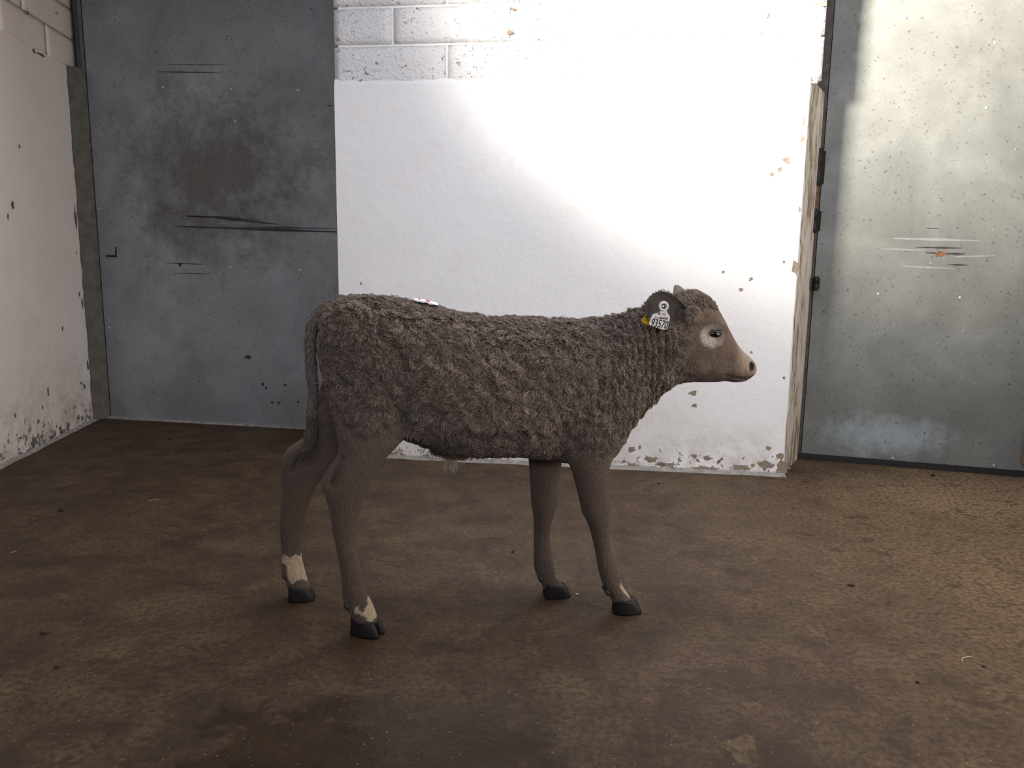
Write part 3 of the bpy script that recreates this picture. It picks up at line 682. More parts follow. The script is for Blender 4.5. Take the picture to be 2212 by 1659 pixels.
# natural coat colours
zkn = L(1260, 1010)[2]; xhd = L(1450, 730)[0]
def coat_colour(P):
    n = len(P); c = np.tile(np.array((.175, .138, .112)), (n, 1))
    def put(w, col): nonlocal c; c = c*(1-w[:, None]) + np.array(col)*w[:, None]
    put(0.6*sstep(.15, .8, vnoise(P, 7, 3)), (.128, .103, .086))
    put(0.5*sstep(.1, .8, vnoise(P, 11, 6)), (.225, .172, .135))
    put(0.75*sstep(zkn+.10, zkn-.04, P[:, 2]), (.112, .083, .065))                 # browner legs
    put(0.55*sstep(zkn+.06, zkn-.04, P[:, 2])*sstep(-.1, .6, vnoise(P, 26, 8)), (.165, .128, .104))
    put(0.7*sstep(xhd-.02, xhd+.07, P[:, 0]), (.200, .150, .112))                   # head
    put(0.5*sstep(xhd-.02, xhd+.07, P[:, 0])*sstep(0, .7, vnoise(P, 60, 8)), (.135, .100, .076))
    mz = L(1566, 780)[0]; put(0.85*sstep(mz, mz+.045, P[:, 0]), (.46, .37, .30))  # pale muzzle
    jaw = L(1560, 800)[2]; put(0.7*sstep(xhd, xhd+.06, P[:, 0])*sstep(jaw+.012, jaw-.02, P[:, 2]), (.10, .078, .066))
    bz_ = L(990, 985)[2]; bx0, bx1 = L(915, 960)[0], L(1060, 980)[0]
    put(0.8*sstep(bz_+.035, bz_-.012, P[:, 2])*sstep(bx0, bx0+.05, P[:, 0])*(1-sstep(bx1, bx1+.05, P[:, 0]))*(np.abs(P[:, 1]) < .09), (.36, .29, .21))
    for sgn in (-1, 1):                                                             # white eye rings
        m_ = (P[:, 1]*sgn > .02)
        dx = P[:, 0]-EYE[0]+.006; dz_ = P[:, 2]-EYE[2]
        d = np.sqrt((dx/.041)**2 + ((dz_+.005)/.036)**2); th = np.arctan2(dz_+.004, dx)
        keep = 0.30 + 0.70*sstep(-.35, .55, np.cos(th-math.radians(222)))
        put(0.92*m_*(1-sstep(.74, 1.12, d + .10*vnoise(P, 160, 2)))*keep, (.66, .60, .55))
        put(0.9*m_*(1-sstep(.50, .66, np.sqrt(((dx-.005)/.040)**2+((dz_-.003)/.021)**2))), (.05, .04, .035))
        d = np.sqrt(((P[:, 0]-NOS[0]-.001)/.0095)**2 + ((P[:, 2]-NOS[2])/.0155)**2)
        put(m_*(1-sstep(.7, 1.15, d))*(P[:, 0] > NOS[0]-.02), (.008, .006, .006))
    nt_ = L(1624, 800)[0]; put(0.75*sstep(nt_, nt_+.006, P[:, 0]), (.07, .055, .050))
    mo = np.exp(-(seg_d(P[:, (0, 2)], MO)/.0035)**2); put(.9*mo*(P[:, 0] > xhd), (.03, .02, .018))
    J = np.stack((.0035*vnoise(P, 210, 1), .006*vnoise(P, 190, 5)), 1)
    Q = P[:, (0, 2)]+J
    def sock(poly, lat, sg, w=.95):
        pl = [(L(a, b, lat)[0], L(a, b, lat)[2]) for a, b in poly]
        put(w*(inpoly(Q, pl) & (P[:, 1]*sg > .01)), (.62, .52, .37))
    sock([(768,1305),(775,1303),(788,1312),(798,1286),(806,1298),(815,1330),(800,1334),(792,1322),(782,1316),(768,1318)], -.124, -1)
    sock([(606,1206),(614,1196),(660,1196),(668,1255),(660,1250),(648,1247),(634,1255),(624,1245),(622,1215)], .121, 1)
    sock([(1333,1259),(1346,1258),(1364,1288),(1356,1290)], -.066, -1)
    sock([(1199,1241),(1204,1239),(1218,1254),(1211,1254)], .067, 1, .7)
    for tb, sg in ((NH, -1), (FH, 1), (NF, -1), (FF, 1)):                            # dark coronets
        zc_ = L((tb[-1][0]+tb[-1][1])/2, tb[-1][2], tb[-1][4])
        m_ = (P[:, 1]*sg > .01) & (np.abs(P[:, 0]-zc_[0]) < .08)
        put(.8*m_*sstep(zc_[2]+.014, zc_[2]+.002, P[:, 2]), (.045, .034, .028))
    return np.clip(c*np.array((.77, .72, .67)), 0, 1)
bc = coat_colour(V)
at = bme.color_attributes.new('coat', 'FLOAT_COLOR', 'POINT'); at.data.foreach_set('color', np.c_[bc, np.ones(nv)].ravel())
def mat_coat(name, rough, fine):
    m, nt, b = new_mat(name, rough, 0, 0.18)
    a = N(nt, 'ShaderNodeAttribute', attribute_name='coat')
    b.inputs['Sheen Weight'].default_value = 0.05; b.inputs['Sheen Roughness'].default_value = 0.6
    if fine:
        tc = N(nt, 'ShaderNodeTexCoord').outputs['Object']
        n1 = noise(nt, mapping(nt, tc, (1, 1, 0.22)), 260, 3, 0.6)
        n2 = noise(nt, tc, 85, 5, 0.65, 0.6)
        col = mix(nt, ramp(nt, n1, [(0.3, 0.55), (0.65, 0.0)]), a.outputs['Color'], (0.35, 0.33, 0.31), 'MULTIPLY')
        nt.links.new(col, b.inputs['Base Color'])
        bump(nt, b, mth(nt, 'ADD', n1, mth(nt, 'MULTIPLY', n2, 1.2)), 0.8, 0.005)
    else: nt.links.new(a.outputs['Color'], b.inputs['Base Color'])
    return m
M_skin = mat_coat('calf_skin', 0.8, True); M_lock = mat_coat('calf_curls', 0.75, False)
for p in bme.polygons: p.use_smooth = True
bodyo = link('body', bme, M_skin, calf)

# ---- curls: short tapered locks rooted on the skin
def scatter(V_, F_, dens, n):
    a, b, c = V_[F_[:, 0]], V_[F_[:, 1]], V_[F_[:, 2]]
    ar = np.linalg.norm(np.cross(b-a, c-a), axis=1)/2
    w = ar*dens[F_].mean(axis=1); w /= w.sum()
    t = rng.choice(len(F_), n, p=w); u = rng.random((n, 2)); fl_ = u.sum(1) > 1; u[fl_] = 1-u[fl_]
    bc_ = np.c_[1-u.sum(1), u]
    return t, bc_
def build_locks(name, root, nrm, flow, length, width, curl, lift, colour, parent, K=5, clump=None):
    n = len(root)
    nrm = nrm/np.linalg.norm(nrm, axis=1)[:, None]
    flow = flow - nrm*(flow*nrm).sum(1)[:, None]; flow /= np.linalg.norm(flow, axis=1)[:, None]+1e-9
    bi = np.cross(nrm, flow)
    ph = rng.random(n)*6.28; fr = rng.uniform(.7, 1.3, n)
    pts = []
    for k in range(K):
        s = k/(K-1)
        p = root - nrm*.0015 + flow*(length*s)[:, None] + bi*((curl*length)*(np.sin(6.28*fr*s+ph)-np.sin(ph)))[:, None] \
            + nrm*((lift*length)*(np.sin(math.pi*min(1, s*1.05)*0.85)) )[:, None]
        if clump is not None: p = p + (clump[0]-p)*(clump[1]*s**1.4)[:, None]
        pts.append(p)
    pts = np.array(pts)                          # K,n,3
    prof = [0.75, 1.0, 0.95, 0.7]
    ring = []
    for k in range(K-1):
        tg = pts[k+1]-pts[max(k-1, 0)]; tg /= np.linalg.norm(tg, axis=1)[:, None]+1e-9
        sd = np.cross(tg, nrm); sd /= np.linalg.norm(sd, axis=1)[:, None]+1e-9
        w = (width*prof[k])[:, None]
        ring.append(np.stack((pts[k]+sd*w, pts[k]+nrm*w*0.9, pts[k]-sd*w), 1))
    ring = np.stack(ring, 1)                     # n,K-1,3,3
    nvp = (K-1)*3+1
    allv = np.concatenate((ring.reshape(n, -1, 3), pts[-1][:, None, :]), 1).reshape(-1, 3)
    pat = []
    for k in range(K-2):
        for j in range(3):
            a, b, c, d = k*3+j, k*3+(j+1) % 3, (k+1)*3+(j+1) % 3, (k+1)*3+j
            if j == 2: continue                  # the underside lies against the skin
            pat += [(a, b, c), (a, c, d)]
    for j in range(2): pat.append(((K-2)*3+j, (K-2)*3+j+1, (K-1)*3))
    pat = np.array(pat); tri = (pat[None]+np.arange(n)[:, None, None]*nvp).reshape(-1, 3)
    me = bpy.data.meshes.new(name); me.vertices.add(len(allv)); me.vertices.foreach_set('co', allv.ravel())
    me.loops.add(len(tri)*3); me.loops.foreach_set('vertex_index', tri.ravel().astype(np.int32))
    me.polygons.add(len(tri)); me.polygons.foreach_set('loop_start', (np.arange(len(tri))*3).astype(np.int32))
    me.polygons.foreach_set('use_smooth', np.ones(len(tri), bool)); me.update(calc_edges=True)
    at = me.color_attributes.new('coat', 'FLOAT_COLOR', 'POINT')
    cc = np.repeat(colour, nvp, axis=0); at.data.foreach_set('color', np.c_[cc, np.ones(len(cc))].ravel())
    o = link(name, me, M_lock, parent); o['kind'] = 'stuff'
    return o
bme.calc_loop_triangles(); nt3 = len(bme.loop_triangles); F3 = np.empty(nt3*3, np.int32); bme.loop_triangles.foreach_get('vertices', F3); F3 = F3.reshape(-1, 3)
# regions
z_leg = V[:, 2]
headw = sstep(xhd+.0, xhd+.05, V[:, 0])
facew = sstep(L(1530, 720)[0], L(1560, 740)[0], V[:, 0])
thigh_line = L(800, 900)[2]; shank = L(760, 1010, -.1)[2]
torso = sstep(L(1100, 1000)[2], L(1100, 950)[2], z_leg)*(1-headw)
# smoother hair low on the thigh and forearm
hindx = L(880, 900)[0]
smooth_th = (V[:, 0] < hindx)*sstep(L(800, 850, -.1)[2], L(800, 930, -.1)[2], -(-z_leg) if False else z_leg)
ZT0, ZT1 = L(800, 960, -.1)[2], L(800, 800, -.1)[2]
th = np.where(V[:, 0] < hindx, sstep(ZT0, ZT1, z_leg), 1.0)
foreleg = sstep(L(1260, 1055, -.1)[2], L(1260, 860, -.1)[2], z_leg)
rumpw = sstep(L(690, 760)[0]+.0, L(735, 760)[0], V[:, 0])
tors = (0.25+0.75*rumpw)*torso*th*np.where(V[:, 0] > L(1200, 900)[0], foreleg, 1.0)
eye_clear = np.ones(nv)
for sgn in (-1, 1):
    d = np.sqrt(((V[:, 0]-EYE[0])/.030)**2+((V[:, 2]-EYE[2])/.022)**2); eye_clear *= np.where((V[:, 1]*sgn > .02) & (d < 1), 0.0, 1.0)
low = sstep(L(760, 1330, -.12)[2]+.02, L(760, 1310, -.12)[2]+.03, z_leg)
dens = (0.30 + 0.9*tors + 0.55*(1-headw)*torso + 0.8*headw*(1-facew))*eye_clear
dens *= np.where(facew > .6, 0.7, 1.0)
NLOCK = 135000
ti, bcw = scatter(V, F3, dens, NLOCK)
def bl(A_): return (A_[F3[ti]]*(bcw[:, :, None] if A_.ndim == 2 else bcw)).sum(1)
root = bl(V); nr = bl(Nn); T = bl(tors); Hh = bl(headw); Ff = bl(facew)
poll = Hh*(root[:, 2] > L(1500, 668)[2])
ln = 0.0070 + 0.0135*T + 0.007*np.clip(poll, 0, 1)*(1-Ff) + 0.003*Hh*(1-Ff)
ln *= np.where(Ff > .5, 0.7, 1.0)*rng.uniform(.65, 1.35, NLOCK)
wd = (0.0007 + 0.00055*T + 0.0003*poll + .0003*Hh)*rng.uniform(.6, 1.35, NLOCK)
ang_ = 1.0*vnoise(root, 26, 1) + 1.3*vnoise(root, 85, 5) + rng.normal(0, .35, NLOCK)
ang_ *= (0.25 + 0.95*T + 0.5*poll + .5*Hh*(1-poll))
base = np.stack((-(0.55 - 0.15*T) * np.ones(NLOCK), np.zeros(NLOCK), -0.85*np.ones(NLOCK)), 1)
neckm = sstep(L(1290, 800)[0], L(1350, 780)[0], root[:, 0])*(1-Hh)
base[:, 0] = np.where(root[:, 2] < L(1260, 1000)[2], -0.12, base[:, 0])*(1-0.7*neckm)
base[:, 0] = np.where(Hh > .5, -0.9, base[:, 0]); base[:, 2] = np.where(Hh > .5, 0.35, base[:, 2])
nn_ = nr/np.linalg.norm(nr, axis=1)[:, None]
tf = base - nn_*(base*nn_).sum(1)[:, None]; tf /= np.linalg.norm(tf, axis=1)[:, None]+1e-9; tb = np.cross(nn_, tf)
flow = tf*np.cos(ang_)[:, None] + tb*np.sin(ang_)[:, None]
lc = coat_colour(root)*rng.uniform(.55, 1.50, NLOCK)[:, None]*(1+.18*vnoise(root, 40, 9))[:, None]
curl = (0.02 + 0.27*T + 0.14*poll)*rng.uniform(.3, 1.2, NLOCK); lift = (0.10 + 0.26*T + .15*poll)*rng.uniform(.4, 1.3, NLOCK)
from mathutils.kdtree import KDTree
NC = 6800
ci = rng.choice(NLOCK, NC, replace=False); kd = KDTree(NC)
for i, k in enumerate(ci): kd.insert(root[k], i)
kd.balance()
own = np.array([kd.find(r_)[1] for r_ in root])
cfl = flow[ci]; cl = (0.008 + 0.0140*T[ci] + .006*poll[ci])*rng.uniform(.8, 1.25, NC)
ctip = root[ci] + cfl*cl[:, None] + nn_[ci]*(cl*(.22+.30*T[ci])*rng.uniform(.5, 1.4, NC))[:, None]
cst = np.clip((.15 + .47*T + .3*poll)*rng.uniform(.7, 1.1, NLOCK), 0, .85)
ctone = rng.uniform(.72, 1.28, NC)
lc = lc*ctone[own][:, None]
ln *= 1-.45*neckm; cst *= 1-.6*neckm
coat = build_locks('coat', root, nr, flow, ln, wd, curl, lift, np.clip(lc, 0, 1), bodyo, clump=(ctip[own], cst))

# ---- belly tuft
def tuft(name, base_pt, n, spread, drop, col, parent, rad=.0009, ln_=(.03, .06)):
    rt = np.array(base_pt)[None] + rng.normal(0, 1, (n, 3))*np.array(spread)
    nr_ = np.tile((0, -1.0, 0.15), (n, 1)) + rng.normal(0, .3, (n, 3))
    fl_ = np.tile(drop, (n, 1)) + rng.normal(0, .18, (n, 3))
    return build_locks(name, rt, nr_, fl_, rng.uniform(*ln_, n), rng.uniform(.6, 1.3, n)*rad, rng.uniform(.02, .08, n), rng.uniform(0, .08, n), np.array(col)*rng.uniform(.7, 1.25, (n, 1)), parent)
tuft('belly_tuft', L(974, 986), 130, (.009, .008, .006), (.05, 0, -1), (.36, .31, .23), bodyo, rad=.0006, ln_=(.025, .052))
tuft('belly_tuft', L(1000, 974), 700, (.050, .022, .006), (-.3, 0, -1), (.22, .175, .13), bodyo, rad=.0007, ln_=(.010, .022))

# ---- tail
TL = [(742,654,9),(722,658,9.5),(703,667,10),(688,683,10.5),(677,703,10.5),(671,730,9.5),(671,765,9),(673,800,9),(676,840,8.5),(675,885,9),(674,925,9.5),(670,950,10),(664,968,8),(658,982,3)]
R = []; TP = []
for x, y, r in interp(TL, 70):
    TP.append((L(x, y, 0.0 if y < 720 else -0.004), r*1.38/1000))
for i, (c, r) in enumerate(TP):
    t = TP[min(i+1, len(TP)-1)][0]-TP[max(i-1, 0)][0]; t /= np.linalg.norm(t)+1e-9
    s_ = np.array((0, 1.0, 0)); u_ = np.cross(t, s_)
    R.append([c + s_*(r*math.cos(a)) + u_*(r*math.sin(a)) for a in [2*math.pi*j/14 for j in range(14)]])
ts = Soup(); ts.rings(R); tme = bpy.data.meshes.new('tail'); tme.from_pydata(ts.v, [], ts.f); tme.update()
bm = bmesh.new(); bm.from_mesh(tme); bmesh.ops.recalc_face_normals(bm, faces=bm.faces); bm.to_mesh(tme); bm.free()
for p in tme.polygons: p.use_smooth = True
tV = np.array([v.co[:] for v in tme.vertices]); tN = np.array([v.normal[:] for v in tme.vertices])
tcol = np.tile((.125, .098, .080), (len(tV), 1)); at = tme.color_attributes.new('coat', 'FLOAT_COLOR', 'POINT'); at.data.foreach_set('color', np.c_[tcol, np.ones(len(tV))].ravel())
tail = link('tail', tme, M_skin, calf)
tme.calc_loop_triangles(); TF = np.array([t.vertices[:] for t in tme.loop_triangles])
F3s, tis, bcs = TF, *scatter(tV, TF, np.ones(len(tV)), 5200)
tr = (tV[TF[tis]]*bcs[:, :, None]).sum(1); tn = (tN[TF[tis]]*bcs[:, :, None]).sum(1)
tpz = np.array([p[0] for p in TP]); near = np.argmin(((tr[:, None, :]-tpz[None])**2).sum(2), axis=1)
tdir = np.gradient(tpz, axis=0)[near]; tdir /= np.linalg.norm(tdir, axis=1)[:, None]
nT = len(tr)
build_locks('tail_hair', tr, tn, tdir + rng.normal(0, .25, (nT, 3)), rng.uniform(.012, .024, nT)*np.where(near > 52, 1.5, 1), rng.uniform(.0008, .0018, nT), rng.uniform(.02, .14, nT), rng.uniform(.05, .25, nT),
            np.array((.150, .118, .096))*rng.uniform(.6, 1.3, (nT, 1))*np.where(near > 48, .62, 1.0)[:, None], tail)

# ---- hooves: two claws each, plus dew claws
M_hoof = plain('dark_hoof_horn', (0.011, 0.009, 0.008), 0.5, var=0.4, scale=60, bmp=0.3, spec=0.25)
M_dew = plain('dew_claw_horn', (0.030, 0.022, 0.018), 0.55, var=0.3, scale=90, bmp=0.2)
def claw_rings(cx, cy, yaw, length, wid, hgt, side, heel):
    # outline of the sole: flat on the inner side, round toe
    out = []; n = 16; R_ = []
    for zt, sc_, sh in ((0.0, 1.0, 0.0), (0.12, 1.0, 0.0), (0.5, .90, -.05), (0.85, .80, -.13), (1.0, .72, -.17)):
        ring = []
        for j in range(n):
            a = 2*math.pi*j/n; ca, sa = math.cos(a), math.sin(a)
            x_ = length*.5*(abs(ca)**.75*math.copysign(1, ca))*sc_ + sh*length*0.55
            taper = 1-0.34*max(0, ca)
            y_ = wid*.5*(abs(sa)**.8*math.copysign(1, sa))*taper*(sc_*.3+.7) - side*0.10*wid*max(0, ca)
            ring.append((cx + x_*math.cos(yaw)-y_*math.sin(yaw), cy + x_*math.sin(yaw)+y_*math.cos(yaw), zt*hgt*(1 - 0.12*ca*(zt > .2))+.0005))
        R_.append(ring)
    return [[np.array(p) for p in r] for r in R_]
def hoof(px0, px1, yb, lat, yaw, hgt, wid=.031, dew=None):
    p0 = L(px0, yb, lat); p1 = L(px1, yb, lat); c = (p0+p1)/2; ln_ = (p1[0]-p0[0])/max(.6, math.cos(yaw))
    s_ = Soup()
    for sd in (-1, 1):
        off = np.array((-math.sin(yaw), math.cos(yaw), 0))*sd*(wid*.53)
        s_.rings(claw_rings(c[0]+off[0], lat+off[1], yaw, ln_, wid, hgt, sd, 0))
    o = mesh_py('hoof', s_.v, s_.f, M_hoof, calf, True)
    o.data.update()
    if dew is not None:
        for sd in (-1, 1):
            e = Soup(); q_ = L(dew[0], dew[1], lat)
            e.ellipsoid((q_[0]+.005, lat+sd*.016, q_[2]), (.0075, .0065, .0120), Matrix.Rotation(-.5, 3, 'Y'))
            mesh_py('dew_claw', e.v, e.f, M_dew, calf, True)
hoof(765, 825, 1368, -.124, math.radians(-30), .052, .034, (746, 1305))
hoof(624, 681, 1296, .123, 0.0, .046, .032, (612, 1240))
hoof(1324, 1383, 1322, -.066, math.radians(-6), .045, .032, (1306, 1275))
hoof(1174, 1231, 1290, .065, 0.0, .042, .031, (1163, 1247))

# ---- eyes with lids
M_eye = plain('dark_eye', (0.006, 0.0045, 0.004), 0.16, var=0.3, scale=60, spec=0.35)
M_lid = plain('dark_eyelid', (0.045, 0.036, 0.031), 0.5, var=0.2, scale=120)
for sgn in (-1, 1):
    e = Soup(); e.ellipsoid((EYE[0], sgn*(abs(EYE_LAT)-.008), EYE[2]), (.0225, .0145, .0125), Matrix.Rotation(.12, 3, 'Y'), 24, 16)
    eye = mesh_py('eye', e.v, e.f, M_eye, calf, True)
    lid = []
    for i in range(17):                                       # upper lid: a drooping almond roll
        t = i/16; a = math.pi*(1-t)
        c = np.array((EYE[0] + .0240*math.cos(a), sgn*(abs(EYE_LAT)+.0035*math.sin(a)-.004), EYE[2] + .0075*math.sin(a)**.8 - .004*math.cos(a)*.4))
        r = .0018 + .0028*math.sin(a)
        lid.append([c + np.array((0, math.cos(b)*r, math.sin(b)*r)) for b in [2*math.pi*j/8 for j in range(8)]])
    s_ = Soup(); s_.rings(lid); mesh_py('eyelid', s_.v, s_.f, M_lid, eye, True)

# ---- ears: cupped shells
def ear(base, tip, up, half_w, cup, seg=(16, 14), prof=None, name='ear', cupdir=None):
    base, tip, up = map(np.array, (base, tip, up)); ax = tip-base; Ln = np.linalg.norm(ax); ax /= Ln
    up = up-ax*(up@ax); up /= np.linalg.norm(up); nz_ = np.cross(ax, up)
    if cupdir is not None and nz_@np.array(cupdir) < 0: nz_ = -nz_
    th_ = .0035; fr, bk_ = [], []
    for i in range(seg[0]+1):
        s = i/seg[0]; w = half_w*prof(s)
        for j in range(seg[1]+1):
            t = -1+2*j/seg[1]
            c = base + ax*(Ln*s) + up*(w*math.sin(t*1.25)/math.sin(1.25)) + nz_*(-cup*w*(math.cos(t*1.25)-math.cos(1.25))/(1-math.cos(1.25))*(1-.25*s))
            fr.append(c); bk_.append(c - nz_*th_*(1.0 if 0 < j < seg[1] and i < seg[0] else .15))
    W_ = seg[1]+1; f = []; o_ = len(fr)
    for i in range(seg[0]):
        for j in range(seg[1]):
            a, b, c, d = i*W_+j, i*W_+j+1, (i+1)*W_+j+1, (i+1)*W_+j
            f.append((a, b, c, d)); f.append((o_+a, o_+d, o_+c, o_+b))
    for j in range(seg[1]):
        f.append((seg[0]*W_+j, seg[0]*W_+j+1, o_+seg[0]*W_+j+1, o_+seg[0]*W_+j)); f.append((j+1, j, o_+j, o_+j+1))
    for i in range(seg[0]):
        f.append((i*W_, (i+1)*W_, o_+(i+1)*W_, o_+i*W_)); f.append((i*W_+W_-1, o_+i*W_+W_-1, o_+(i+1)*W_+W_-1, (i+1)*W_+W_-1))
    me = bpy.data.meshes.new(name); me.from_pydata([tuple(p) for p in fr+bk_], [], f); me.update()
    bm = bmesh.new(); bm.from_mesh(me); bmesh.ops.recalc_face_normals(bm, faces=bm.faces); bm.to_mesh(me); bm.free()
    for p in me.polygons: p.use_smooth = True
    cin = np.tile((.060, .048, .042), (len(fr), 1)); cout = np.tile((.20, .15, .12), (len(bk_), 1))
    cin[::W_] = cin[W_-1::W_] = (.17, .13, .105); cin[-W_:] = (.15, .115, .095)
    at = me.color_attributes.new('coat', 'FLOAT_COLOR', 'POINT'); at.data.foreach_set('color', np.c_[np.r_[cin, cout], np.ones(len(fr)*2)].ravel())
    o = link(name, me, M_skin, calf)
    FR = np.array(fr).reshape(seg[0]+1, W_, 3)
    return o, FR, nz_, ax, up
eprof = lambda s: (0.42 + 1.05*math.sin(math.pi*min(1, s*.80+.06))**.9)*(1 if s < .72 else max(.12, math.sqrt(max(0, 1-((s-.72)/.285)**2))))*.80
ear_n, EFR, enz, eax, eup = ear(L(1480, 681, -.066), L(1395, 659, -.158), np.array((.16, 0.10, 1.0)), .0425, .50, prof=eprof, cupdir=(.35, -.9, -.1))
ear_f, FFR, *_ = ear(L(1486, 668, .060), L(1460, 616, .125), np.array((.5, 0.2, .1)), .050, .4, prof=lambda s: .75*math.cos(s*1.5)**.8+.02, cupdir=(.5, .8, 0))
# fringe on the rim of the near ear
rim = np.r_[EFR[:, 0], EFR[-1], EFR[::-1, -1]]
idx = rng.integers(0, len(rim), 700); rr_ = rim[idx] + rng.normal(0, .0015, (700, 3))
build_locks('ear_fringe', rr_, np.tile(-enz, (700, 1)) + rng.normal(0, .3, (700, 3)), np.tile(eax, (700, 1)) + .6*np.sign((rr_-EFR.mean((0, 1)))@eup)[:, None]*eup + rng.normal(0, .3, (700, 3)),
            rng.uniform(.003, .007, 700), rng.uniform(.0003, .0006, 700), np.full(700, .05), np.full(700, .1), np.array((.16, .12, .10))*rng.uniform(.6, 1.3, (700, 1)), ear_n)

# ---- ear tags
M_tagw = plain('white_tag_plastic', (0.62, 0.58, 0.55), 0.5, var=0.08, scale=80)
M_tagy = plain('yellow_tag_plastic', (0.62, 0.40, 0.015), 0.45, var=0.12, scale=80)
M_ink = plain('black_print', (0.018, 0.016, 0.016), 0.6, var=0.1, scale=50)
M_hole = plain('green_black_button', (0.012, 0.030, 0.022), 0.4, var=0.2, scale=90)
def fan_plate(name, outline, th_, dirn, mat, parent):
    n = len(outline); o2 = [p+dirn*th_ for p in outline]
    return mesh_py(name, list(outline)+o2, [list(range(n)), list(range(n, 2*n))[::-1]]+[[i, (i+1) % n, n+(i+1) % n, n+i] for i in range(n)], mat, parent)
TLAT = -.152
def TG(px, py, d=0.0): return L(px, py, TLAT + d)
def rounded(pts, r=.22, k=3):
    out = []; n = len(pts)
    for i in range(n):
        a, b, c = pts[i-1], pts[i], pts[(i+1) % n]
        for j in range(k+1):
            t = j/k; p0 = b+(a-b)*r*(1-t); p1 = b+(c-b)*r*t
            out.append(p0*(1-t)+p1*t if False else (b+(a-b)*r*(1-t)**2+(c-b)*r*t**2))
    return out
outl = rounded([TG(1426, 671), TG(1425, 674.5), TG(1411.5, 678.5), TG(1408, 682), TG(1400.5, 702.5), TG(1440.5, 714.5), TG(1447.5, 686), TG(1446, 681.5), TG(1440.5, 673.5), TG(1440.5, 669)], .25)
back_ = np.array((0, .0025, 0))
tagw = fan_plate('ear_tag', outl, 1.0, back_, M_tagw, calf); tagw['label'] = 'white plastic ear tag printed 93570'
# round eyelet with raised rim and dark button
def ring_mesh(name, c, prof, ax1, ax2, ax3, mat, parent, n=24):
    v = []; f = []
    for r, h in prof:
        for i in range(n):
            a = 2*math.pi*i/n; v.append(c + ax1*(r*math.cos(a)) + ax2*(r*math.sin(a)) + ax3*h)
    for k in range(len(prof)-1):
        for i in range(n): f.append((k*n+i, k*n+(i+1) % n, (k+1)*n+(i+1) % n, (k+1)*n+i))
    f.append(tuple(range((len(prof)-1)*n, len(prof)*n)))
    return mesh_py(name, v, f, mat, parent, True)
X1, Z1, Y1 = np.array((1.0, 0, 0)), np.array((0, 0, 1.0)), np.array((0, -1.0, 0))
ec = TG(1433.5, 661.5)
ring_mesh('eyelet', ec, [(.0140, -.003), (.0140, .0015), (.0125, .003), (.0085, .003), (.0072, .0010), (.0055, .0010)], X1, Z1, Y1, M_tagw, tagw)
ring_mesh('button', ec + Y1*.0006, [(.0070, 0), (.0066, .0018), (.004, .0026), (.001, .0028)], X1, Z1, Y1, M_hole, tagw)
ring_mesh('button_glint_rim', ec + Y1*.0012 + X1*-.0026, [(.0034, 0), (.0030, .0022), (.0012, .0024)], X1, Z1, Y1, M_tagw, tagw)
ring_mesh('stem', ec, [(.0045, -.032), (.0045, -.002), (.001, -.002)], X1, Z1, Y1, M_tagw, tagw, 12)
# yellow tag behind it
oy = rounded([L(1397.5, 676, -.126), L(1385, 694.5, -.130), L(1401, 703.5, -.130), L(1413, 704, -.128), L(1406, 691, -.126)], .10)
tagy = fan_plate('ear_tag', oy, 1.0, np.array((0, .0025, 0)), M_tagy, calf); tagy['label'] = 'yellow plastic ear tag behind the white one'
# lettering lies flat on the tag
def lettering(txt, px_a, px_b, hpx, shear=0.0):
    a = TG(*px_a, -.0008); b = TG(*px_b, -.0008); hm_ = hpx*1.30/1000
    cu = bpy.data.curves.new('t', 'FONT'); cu.body = txt; cu.size = 1.0; cu.fill_mode = 'FRONT'; cu.resolution_u = 3; cu.offset = 0.012
    to = bpy.data.objects.new('t', cu); COL.objects.link(to); dg.update()
    d2 = bpy.context.evaluated_depsgraph_get(); m2 = bpy.data.meshes.new_from_object(to.evaluated_get(d2)); bpy.data.objects.remove(to)
    co = np.array([v.co[:] for v in m2.vertices]); mn, mx = co.min(0), co.max(0)
    u_ = (b-a); wv = np.linalg.norm(u_); u_ = u_/wv; vv_ = np.array((-u_[2], 0, u_[0]))
    s = (co[:, 0]-mn[0])/(mx[0]-mn[0]); t = (co[:, 1]-mn[1])/(mx[1]-mn[1])
    out = a + u_*(s*wv)[:, None] + (vv_ + u_*shear)*(t*hm_)[:, None]
    m2.vertices.foreach_set('co', out.ravel()); m2.update(); m2.materials.clear(); m2.materials.append(M_ink); m2.name = 'lettering'
    return link('lettering', m2, None, tagw)
lettering('93570', (1404.5, 705.2), (1440.2, 711.3), 18.0, .12)
lettering('21-48488', (1414.0, 688.8), (1442.5, 691.0), 5.4, .05)
lettering('172', (1429.5, 681.0), (1437.5, 681.8), 5.0, .05)
ring_mesh('print_emblem', TG(1424.3, 677.3, -.0006), [(.0033, 0), (.0033, .0003)], X1, Z1, Y1, M_ink, tagw, 8)
for dx_, dz_ in ((-.0011, .0008), (.0011, .0008), (-.0011, -.0009), (.0011, -.0009)):
    ring_mesh('print_emblem_dot', TG(1424.3, 677.3, -.0010) + np.array((dx_, 0, dz_)), [(.0006, 0), (.0006, .0003)], X1, Z1, Y1, M_tagw, tagw, 6)

